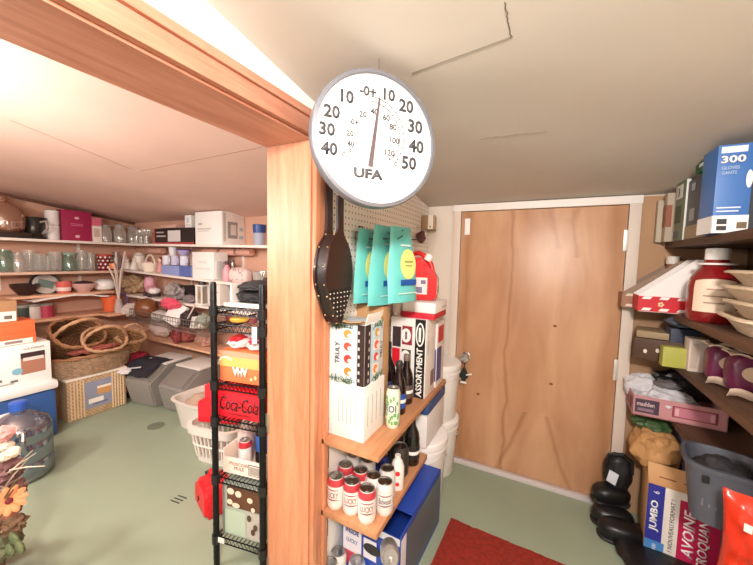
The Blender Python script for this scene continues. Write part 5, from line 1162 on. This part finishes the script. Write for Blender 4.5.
# top row, from the door towards the viewer
rbox('pale_carton', 'pale beige carton on the top right shelf, closest to the door corner', 'carton', 2.055, 2.09, ZR[0], .20, .2, mat('#b3a690', .6), .455)
rbox('rust_carton', 'carton with rust brown panel second from the door on the top right shelf', 'carton', 2.0, 2.05, ZR[0], .225, .2, mat('#a99a86', .6), .475, (('L', .1, .3, .9, .75, mat('#8c4a2c', .5), 'rust_panel'), ('F', 0, .3, .1, .75, mat('#8c4a2c', .5), 'rust_panel')))
rbox('green_white_box', 'slim white edged box with green front marked 3 on the top right shelf', 'box', 1.855, 1.99, ZR[0], .255, .17, mat('#d9d8d2', .5), .500, (('L', .14, 0, 1, 1, mat('#66725f', .5), 'green_front'), ('L', .2, .3, .75, .6, mat('#2f4a30', .5), 'dark_green_print'), ('L', .2, .72, .75, .95, mat('#cfd2c8', .5), 'pale_print'), ('L', .2, .04, .6, .16, mat('#4a4a52', .5), 'dark_print'), ('F', .08, .1, 1, 1, mat('#5e6f5c', .5), 'green_front'), ('F', .1, .3, .6, .6, mat('#2f4a30', .5), 'dark_green_print'), ('F', .12, .7, .6, .95, mat('#cfd2c8', .5), 'pale_print'), ('F', .1, .04, .5, .16, mat('#4a4a52', .5), 'dark_print')), (('L', .45, .83, '3', .14, DK),))
rbox('grey_box', 'dark grey box with pale square label, further from the viewer on the top right shelf', 'box', 1.715, 1.85, ZR[0], .242, .2, mat('#4a4c52', .5), .505, (('L', .0, .0, 1, .22, mat('#9a866c', .6), 'tan_base'), ('L', .3, .3, .7, .5, mat('#8e9296', .5), 'square_label'), ('L', .35, .8, .6, .92, mat('#9da0a4', .5), 'pale_mark')))
rbox('grey_box', 'dark grey box with pale square label, touching the blue 300 box', 'box', 1.625, 1.712, ZR[0], .252, .2, mat('#45474d', .5), .505, (('L', .0, .0, 1, .22, mat('#a08a6c', .6), 'tan_base'), ('L', .3, .3, .7, .5, mat('#8e9296', .5), 'square_label'), ('L', .35, .8, .6, .92, mat('#9da0a4', .5), 'pale_mark')))
carton('green_box', 'bright green box lying on the two dark grey boxes under the ceiling', 'box', (.60, 1.70, ZR[0]+.2545), (.2, .15, .042), mat('#1d7a48', .5), 0, .002, None, (('L', .1, .1, .9, .9, mat('#2a4a34', .5), 'dark_green_side'), ('L', .3, .35, .6, .65, mat('#c9d6c9', .5), 'pale_mark')))
b3 = (ay(747, 232, 1.5).x-ay(711, 232, 1.5).x, .12, .285)
c3 = carton('blue_box', 'blue and white box marked 300 standing on the top right shelf', 'box', (ay(711, 232, 1.5).x+b3[0]/2, 1.56, ZR[0]+.001), b3, mat('#3a6db0', .45), 0, .002, None,
   (('F', 0, 0, 1, .20, mat('#e9e8e6', .5), 'white_base'), ('F', .08, .905, .8, .975, mat('#dfe6f0', .5), 'white_flag'), ('F', .08, .28, .75, .295, mat('#cfdcf0', .5), 'small_print'), ('F', .08, .24, .7, .255, mat('#cfdcf0', .5), 'small_print'), ('F', .82, .5, 1.0, .7, mat('#e9e8e6', .5), 'white_notch', .001, 0, 'disc'), ('F', .12, .1, .4, .16, mat('#2a2a2e', .5), 'dark_mark'), ('F', .12, .03, .4, .08, mat('#2a2a2e', .5), 'dark_mark'), ('F', .68, .05, .95, .12, mat('#6a5a3e', .5), 'dark_mark'), ('L', 0, 0, 1, .2, mat('#e9e8e6', .5), 'white_base')),
   (('F', .42, .83, '300', .085, WHITE, dict(wfrac=.68, bold=.03)), ('F', .36, .735, 'GLOVES', .035, mat('#bcd0e8', .5), dict(wfrac=.5)), ('F', .33, .68, 'GANTS', .035, mat('#bcd0e8', .5), dict(wfrac=.42))))
rbox('orange_brown_box', 'orange brown box at the right photo edge beside the blue 300 box', 'box', 1.34, 1.44, ZR[0], .28, .15, mat('#b5763e', .6), .615, (('F', .1, .3, .7, .6, mat('#8a4f26', .6), 'dark_print'),))
# second row
def display(name, label, x0, y0, zb, wx_, hz, d, m_, strip, stripe, marks=True):
    o = thing(name, label, 'display carton', (x0, y0, zb))
    pts = [(0, 0), (wx_, 0), (wx_, hz), (wx_*.78, hz), (0.0, .075)]
    t = .004
    for yy, n in ((0, 'side_panel'), (d-t, 'side_panel')): B().prism(pts, t, M=T(0, yy, 0)).build(n, m_, o)
    b = B(); b.box((wx_/2, d/2, .003), (wx_-.002, d-.008, .004)).box((wx_-.003, d/2, hz/2), (.004, d-.009, hz-.002)).box((.003, d/2, .036), (.004, d-.009, .07)); b.build('tray_body', m_, o)
    B().box((wx_/2-.001, -.001, .036), (wx_*.996, .002, .068)).build('colour_strip', strip, o)
    B().box((-.0012, d/2, .036), (.002, d-.004, .068)).build('front_strip', strip, o)
    b = B()
    for u in ((.04, .2), (.3, .46), (.56, .7)):
        for z0 in (.006, .057): b.prism([(u[0]*wx_, z0), (u[1]*wx_-.008, z0), (u[1]*wx_, z0+.012), (u[0]*wx_+.008, z0+.012)], .001, M=T(0, -.0032, 0))
    b.build('white_slashes', stripe, o)
    if marks:
        b = B()
        for u, n, r_ in ((.33, 5, .007), (.78, 6, .011)):
            for k in range(n): a = 2*PI*k/n; b.lathe([(0, 0), (.0045, 0), (.0045, .001), (0, .001)], seg=8, M=T(u*wx_+r_*math.cos(a), -.003, .036+r_*math.sin(a)) @ E3(90, 0, 0))
        b.build('flower_print', mat('#e9c7a0', .5), o)
    return o
q = ay(638, 311, 1.86); 
display('display_carton', 'red and white cut away display carton left of the ketchup jug', q.x, 1.86, ZR[1]+.001, .235, .235, .11, mat('#efe8e4', .55), mat('#c8202c', .5), WHITE)
q2 = ay(622, 303, 1.98)
display('display_carton', 'brown cut away display carton behind the red and white one, by the door', q2.x, 1.98, ZR[1]+.001, .26, .23, .105, mat('#8d7460', .6), mat('#9a6e54', .6), mat('#d9c9b9', .5), False)
bt_ = lathe_thing('brown_bottle', 'brown bottle with pale cap standing in the brown display carton', 'bottle', (q2.x+.19, 2.03, ZR[1]+.007), [(0, 0), (.03, 0), (.032, .01), (.032, .15), (.02, .2), (.018, .215), (0, .216)], mat('#8a5a34', .4), [('cap', [(0, .21), (.024, .21), (.024, .245), (0, .247)], mat('#d9cfc4', .5))])
kt_ = lathe_thing('ketchup_jug', 'large dark red ketchup jug with white cap and cream label on the right shelf', 'jug', (.565, 1.70, ZR[1]+.001), [(0, 0), (.068, 0), (.075, .01), (.077, .05), (.077, .13), (.071, .165), (.052, .195), (.036, .215), (.034, .24), (0, .241)], mat('#7a1418', .2, coat=.5), [('neck_band', [(.035, .213), (.056, .215), (.056, .221), (.035, .223)], mat('#e6dcd6', .4)), ('cap', [(0, .232), (.033, .232), (.035, .235), (.035, .272), (.032, .277), (0, .277)], mat('#efece9', .4))], 28)
b = B()
def ell(i, j): 
    a = R(-46+92*i)-PI/2-.30; z = .04+.115*j; r_ = .0776 if z < .13 else .0776-.0062*((z-.13)/.035)**1.2
    return Vector((r_*math.cos(a), r_*math.sin(a), z+(.008*(1-(2*i-1)**2) if j > .5 else 0)))
b.sheet(ell, 18, 8, .001); kl = b.build('label', mat('#d9c3ac', .5), kt_)
b = B()
for z0, w_ in ((.125, 16), (.10, 22), (.075, 20)):
    pts = [(.0785*math.cos(R(d)-PI/2-.30), .0785*math.sin(R(d)-PI/2-.30), z0) for d in range(-w_, w_+1, 4)]; b.tube(pts, .0035, 4)
b.build('label_print', mat('#9a7a6a', .5), kl)
B().lump((.045, -.07, .175), (.012, .008, .02), 0, 1, 1, 2).build('keystone', mat('#d9c3b8', .4), kt_)
PULP = mat('#cdb79c', .9, bump=.5, bscale=70)
for k in range(4):
    o = thing('pulp_tray', ('lowest', 'second lowest', 'second highest', 'topmost')[k]+' tan moulded pulp tray in the stack at the right edge', 'pulp tray', (.655+.012*(k % 2), 1.42-.01*k, ZR[1]+.002+.047*k), R(-6+5*k), 'stack of moulded pulp trays')
    b = B(); b.lathe([(0, 0), (.75, 0), (.92, .035), (1.02, .05), (1.08, .048), (1.08, .054), (1.0, .057), (.9, .042), (.72, .007), (0, .007)], seg=30, sq=4, M=Matrix.Diagonal((.14, .15, 1, 1))); b.build('tray_body', PULP, o)
    b = B()
    for i in range(3):
        for j in range(3): b.lump((-.06+.06*i, -.07+.07*j, .02), (.04, .045, .035), .05, 1, 1, 2)
    b.build('pulp_cups', PULP, o)
lump_thing('bread_loaf', 'round tan loaf on top of the pulp trays at the right edge', 'bread', (.68, 1.40, ZR[1]+.205), (.15, .15, .10), '#b98a52', .12, 1.8, 61, .7)
# third row
carton('dotted_box', 'dark brown box with white dots sticking out past the third right shelf', 'box', (.475, 1.96, ZR[2]+.001), (.17, .17, .095), mat('#4a301e', .6), R(-12), .002, None, (('F', .2, .3, .28, .5, mat('#d9cfc0', .5), 'white_dot', .001, 0, 'disc'), ('F', .45, .4, .53, .6, mat('#d9cfc0', .5), 'white_dot', .001, 0, 'disc'), ('F', .68, .3, .76, .5, mat('#d9cfc0', .5), 'white_dot', .001, 0, 'disc')))
carton('tan_box', 'flat tan box lying on the brown box with white dots', 'box', (.48, 1.97, ZR[2]+.097), (.17, .15, .03), mat('#9a8464', .6), R(-10), .002)
carton('lime_box', 'small lime green box on the third right shelf', 'box', ((ay(662, 360, 1.80).x+ay(686, 360, 1.80).x)/2, 1.82, ZR[2]+.001), (ay(686, 360, 1.80).x-ay(662, 360, 1.80).x, .05, .085), mat('#a8a84e', .5), 0, .002)
xw = ay(686, 360, 1.78).x; xe = ay(705, 364, 1.78).x
carton('white_spice_box', 'tall whitish box right of the lime green box', 'box', ((xw+xe)/2+.004, 1.80, ZR[2]+.001), (xe-xw, .06, .135), mat('#cbbcb0', .5), 0, .002, None, (('F', .1, .1, .45, .85, mat('#b9a597', .5), 'faded_print'),))
carton('cream_spice_box', 'narrow cream box right of the tall whitish box', 'box', (xe+.035, 1.80, ZR[2]+.001), (.045, .06, .12), mat('#b9a58e', .5), 0, .002)
carton('navy_box', 'navy blue box behind the lime green box', 'box', (.545, 1.91, ZR[2]+.001), (.10, .08, .155), mat('#2a3246', .5), 0, .002, None, (('F', .7, .1, .95, .7, mat('#1c2a5a', .5), 'blue_print'),))
lump_thing('slate_bag', 'slate grey bag slumped on top of the tan and navy boxes', 'bag', (.56, 1.91, ZR[2]+.158), (.16, .12, .055), '#4a505c', .2, 2, 62, .6)
MGN = mat('#5e1a3e', .4)
for k, (px, py, y, l) in enumerate(((722, 380, 1.62, 'magenta pack with cream oval label on the third right shelf, left one'), (745, 392, 1.50, 'magenta pack with cream oval label at the right photo edge'))):
    P = ay(px, py, y); o = thing('magenta_pack', l, 'pack', (P.x+.02, y+.03, ZR[2]+.002), R(-6), 'magenta packs on the third right shelf')
    B().lump((0, 0, .07), (.12, .10, .14), .06, 1.5, k+70, 4, sqr=.6).build('wrapper', MGN, o)
    B().lathe([(0, 0), (.034, 0), (.034, .003), (0, .003)], seg=24, M=T(0, -.0515, .085) @ E3(90, 0, 0) @ Matrix.Diagonal((1, .75, 1, 1))).build('oval_label', mat('#cdb298', .5), o)
    b = B(); b.sheet(lambda i, j: Vector(((i-.5)*.13, -.06-.02*math.sin(j*PI/2)*1.2, .005+.03*j+.006*math.sin(i*9))), 10, 4, .003); b.build('cream_flap', mat('#d0b8a2', .6), o)
    b = B(); b.sheet(lambda i, j: Vector(((i-.5)*.13, -.055+.09*j, .142+.008*math.sin(i*8+j*3))), 10, 6, .004); b.build('cream_top', mat('#d5bfa9', .6), o)
# pink tray on the lowest board
TP0, TP1 = ay(633, 412, 1.885), ay(727, 438, 1.885)
ptw = TP1.x-TP0.x; pd = (ptw, .19, .092)
PNK = mat('#c28a8c', .55)
pt = thing('pink_tray', 'shallow pink cardboard tray holding a white bag on the right shelves', 'tray', (TP0.x+ptw/2, 1.885+.095, ZR[3]+.002), R(-2))
b = B(); w_, d_, h_ = pd
b.box((0, 0, .003), (w_, d_, .006)).box((0, -d_/2+.002, h_/2), (w_, .004, h_)).box((0, d_/2-.002, h_/2), (w_, .004, h_)).box((-w_/2+.002, 0, h_/2), (.004, d_, h_)).box((w_/2-.002, 0, h_/2), (.004, d_, h_)); b.build('tray_body', PNK, pt)
panel(pt, pd, 'F', .03, .16, .30, .86, mat('#4a3a48', .5), 'dark_label'); ftext(pt, pd, 'F', .15, .62, 'madden', .22, mat('#d9b9c0', .5), wfrac=.2, bold=.03); panel(pt, pd, 'F', .06, .26, .24, .4, mat('#8f6f80', .5), 'small_print')
panel(pt, pd, 'F', .44, .25, .9, .8, mat('#8a3a48', .5), 'red_frame'); panel(pt, pd, 'F', .46, .3, .88, .75, mat('#c27a88', .5), 'pink_field'); panel(pt, pd, 'F', .47, .35, .51, .7, mat('#dba8b0', .5), 'pale_mark'); panel(pt, pd, 'F', .83, .35, .87, .7, mat('#dba8b0', .5), 'pale_mark')
panel(pt, pd, 'L', .2, .2, .55, .8, mat('#8a4a56', .5), 'dark_print'); panel(pt, pd, 'L', .7, .2, .92, .8, mat('#5a2a38', .5), 'dark_print')
o = B().lump((0, 0, .055), (.21, .15, .12), .28, 2.4, 81, 4).lump((-.08, .05, .085), (.14, .1, .13), .25, 2.2, 82, 4).build('white_bag', mat('#cfcdd2', .5, bump=.4, bscale=30), None, (TP0.x+.135, 1.975, ZR[3]+.012)); tag(o, 'crumpled white plastic bag lying in the pink tray', 'bag')
lump_thing('black_bag', 'black crumpled bag behind the white bag in the pink tray', 'bag', (TP0.x+.20, 2.03, ZR[3]+.05), (.22, .09, .15), '#1c1a1c', .3, 2.2, 83, .4)
lump_thing('grey_pouch', 'small grey pouch on top of the white bag in the pink tray', 'pouch', (TP0.x+.135, 1.965, ZR[3]+.125), (.1, .07, .04), '#6f6a6c', .25, 2.2, 84, .4)
# under the pink tray
lump_thing('paper_bag', 'crumpled orange brown paper bag on the oat bar carton', 'bag', (.495, 1.95, .353), (.18, .18, .17), '#b98a58', .25, 2, 85, .7, .8)
lump_thing('green_packet', 'green packet tucked under the left of the pink tray', 'packet', (.485, 1.99, .50), (.14, .12, .065), '#3e5a34', .3, 2.2, 86, .5)
carton('lavender_box', 'pale lavender box under the right half of the pink tray', 'box', (.69, 2.0, .353), (.2, .14, .18), mat('#8f93b4', .5), 0, .002)
# oat bar carton
jd = (.33, .24, .315)
JP = ay(648, 546, 1.74)
jb = carton('oat_bar_carton', 'big carton reading JUMBO and AVOINE CROQUANTE on the floor at right', 'carton', (JP.x+.165+.008, 1.74+.14, .036), jd, mat('#c19468', .7), R(-7), .003, None,
  (('F', 0, 0, 1, 1, mat('#e3dad0', .5), 'cream_front'), ('F', .0, .0, .17, 1, mat('#2c2f8e', .45), 'blue_band'), ('F', .0, .0, .2, .2, mat('#4a86c4', .45), 'light_blue_badge'), ('F', .32, 0, 1, .9, mat('#b81c4c', .45), 'crimson_field'), ('F', .62, 0, 1, .10, mat('#e2a878', .5), 'peach_field')),
  (('F', .085, .56, 'JUMBO', .10, WHITE, dict(rot=90, bold=.03, wfrac=.44)), ('F', .085, .9, '6', .06, WHITE, dict(rot=90)), ('F', .255, .50, '! NOUVEAU FORMAT !', .045, mat('#3a3036', .5), dict(rot=90, wfrac=.74)), ('F', .42, .46, 'AVOINE', .115, mat('#f2e4e4', .5), dict(rot=90, bold=.02, wfrac=.66, shear=.2)), ('F', .565, .46, 'CROQUANTE', .115, mat('#f2e4e4', .5), dict(rot=90, bold=.02, wfrac=.84, shear=.2)), ('F', .1, .12, '100', .04, WHITE, dict(rot=90))))
b = B(); b.sheet(lambda i, j: Vector((-.165+.33*i, -.12-.0*j+.07*j, jd[2]+.012*j+.05*j*j)), 8, 4, .003); 
b.build('top_flap', mat('#c99a6a', .7), jb)
for x in (-.1, -.02): B().box((x, -.075, jd[2]+.022), (.055, .028, .001), M=E3(12, 0, 0) if False else None).build('flap_print', mat('#8a4a2c', .6), jb)
# supporting black bag
lump_thing('black_sack', 'flat black rubbish sack under the oat bar carton', 'sack', (.56, 1.78, 0), (.46, .40, .06), '#131214', .15, 2, 87, .35, .8)
# black footwear by the door
for k, (px, py, d, l) in enumerate(((606, 492, (.17, .11, .10), 'black rubber clog topmost in the heap beside the oat bar carton'), (607, 514, (.18, .11, .095), 'black rubber clog in the middle of the heap beside the oat bar carton'), (614, 540, (.18, .11, .095), 'black rubber clog at the bottom of the heap beside the oat bar carton'))):
    y = (1.99, 1.93, 1.84)[k]; P = ay(px, py, y); z = max(0, P.z-.05)
    o = thing('rubber_clog', l, 'shoe', (P.x+.02, y, z), R((200, 190, 185)[k]), 'black rubber clogs by the door')
    b = B(); b.lump((0, 0, .05), d, .04, 1.2, k+90, 4, sqr=.85); b.build('upper', mat('#121113', .4), o)
    B().lump((0, 0, .012), (d[0]*1.03, d[1]*.95, .028), .03, 1.2, k+95, 3, sqr=.7).build('sole', mat('#1d1b1d', .6), o)
P = ay(616, 470, 2.0)
sh = thing('shoe_bag', 'black drawstring bag with white print hanging behind the oat bar carton', 'bag', (P.x, 1.99, .15)); sh.scale = (.8, .8, .9)
B().lump((.01, .02, .10), (.15, .11, .21), .12, 1.8, 98, 4, sqr=.8).build('bag', mat('#17161a', .5), sh)
B().tube([(-.06, -.03, .14), (-.05, -.04, .22), (.02, -.04, .235), (.07, -.03, .2), (.075, -.02, .13)], .011, 8).build('handle', BLACK, sh)
B().box((-.028, -.043, .085), (.05, .004, .07), .001, M=E3(0, 12, -20)).build('white_print', mat('#d8dce4', .5), sh)
# grey bin on a black crate, red crisp bag
ck_ = carton('black_crate', 'black crate under the grey bin at the right', 'crate', (.715, 1.50, 0), (.20, .22, .44), mat('#161516', .6), 0, .004)
BP = ay(704, 505, 1.50)
gb = thing('grey_basket', 'dark grey plastic tub with slots below the pink tray', 'tub', (.562, 1.50, .441), R(-12))
b = B(); b.lathe([(0, 0), (.72, 0), (.95, .19), (1.03, .19), (1.04, .205), (.93, .205), (.88, .19), (.68, .008), (0, .008)], seg=32, sq=3.5, M=Matrix.Diagonal((.102, .10, 1, 1))); b.build('tub', mat('#4d4f58', .5), gb)
b = B()
for k in range(7): b.box((-.05+.0165*k, -.086, .10), (.004, .006, .09), M=E3(-7, 0, 0))
b.build('rib', mat('#686a74', .5), gb)
B().box((-.05, -.098, .165), (.018, .004, .024), .001).build('slot', BLACK, gb)
lump_thing('dark_cloth_heap', 'dark grey cloth heap filling the grey plastic tub', 'cloth', (.565, 1.5, .53), (.15, .14, .12), '#242226', .25, 2, 99)
carton('brown_crate_box', 'plain brown carton under the red crisp bag', 'carton', (.66, 1.225, 0), (.26, .22, .34), CARD, 0, .003)
rc_ = thing('crisp_bag', 'shiny orange red snack bag at the lower right corner', 'snack bag', (.612, 1.27, .341), R(-28))
b = B()
for sgn in (1, -1):
    def fn(i, j, s=sgn):
        x = (i-.5)*.25*(1-.08*math.sin(j*PI)); z = j*.30; pf_ = max(0, math.sin(i*PI))**.5*max(0, math.sin(min(1, j*1.02)*PI))**.45
        n_ = noise.noise(Vector((i*5, j*5, s*3)))*.02+noise.noise(Vector((i*11, j*9, s*7)))*.01
        return Vector((x, -s*(.055*pf_+n_*pf_)+.0, z+.01*noise.noise(Vector((i*6, s, 2)))*j))
    b.sheet(fn, 30, 34, 0)
b.build('bag', mat('#c9331c', .22, coat=.4), rc_, ang=25)
for k in range(4): B().box((-.06+.03*k, -.075, .245-.02*k), (.016, .004, .022), .001, M=None).build('white_print', mat('#e9d8d0', .4), rc_)
B().box((-.05, -.07, .055), (.09, .004, .10), .001, M=E3(0, 10, 0)).build('pale_panel', mat('#d8a888', .4), rc_)

# ================================================================== LIGHTS
def lamp(name, loc, power, size, col):
    l = bpy.data.lights.new(name, 'POINT'); l.energy = power; l.shadow_soft_size = size; l.color = col
    o = bpy.data.objects.new(name, l); COL.objects.link(o); o.location = loc; return o
lamp('ceiling_bulb_near', (.15, -.45, 1.82), 110, .10, (1, .925, .875))
lamp('ceiling_bulb_store', (-1.65, .0, 1.5), 27, .12, (1, .91, .84))
lamp('ceiling_bulb_store', (-2.3, -.35, 1.62), 46, .12, (1, .91, .84))
w = bpy.data.worlds.new('world'); scene.world = w; w.use_nodes = True
w.node_tree.nodes['Background'].inputs[0].default_value = (1, .95, .9, 1); w.node_tree.nodes['Background'].inputs[1].default_value = .28
vs = scene.view_settings
vs.view_transform = 'Standard'; vs.look = 'None'; vs.gamma = 1; vs.exposure = .6; vs.use_curve_mapping = False
scene.cycles.max_bounces = 8; scene.cycles.transparent_max_bounces = 24; scene.cycles.sample_clamp_indirect = 4
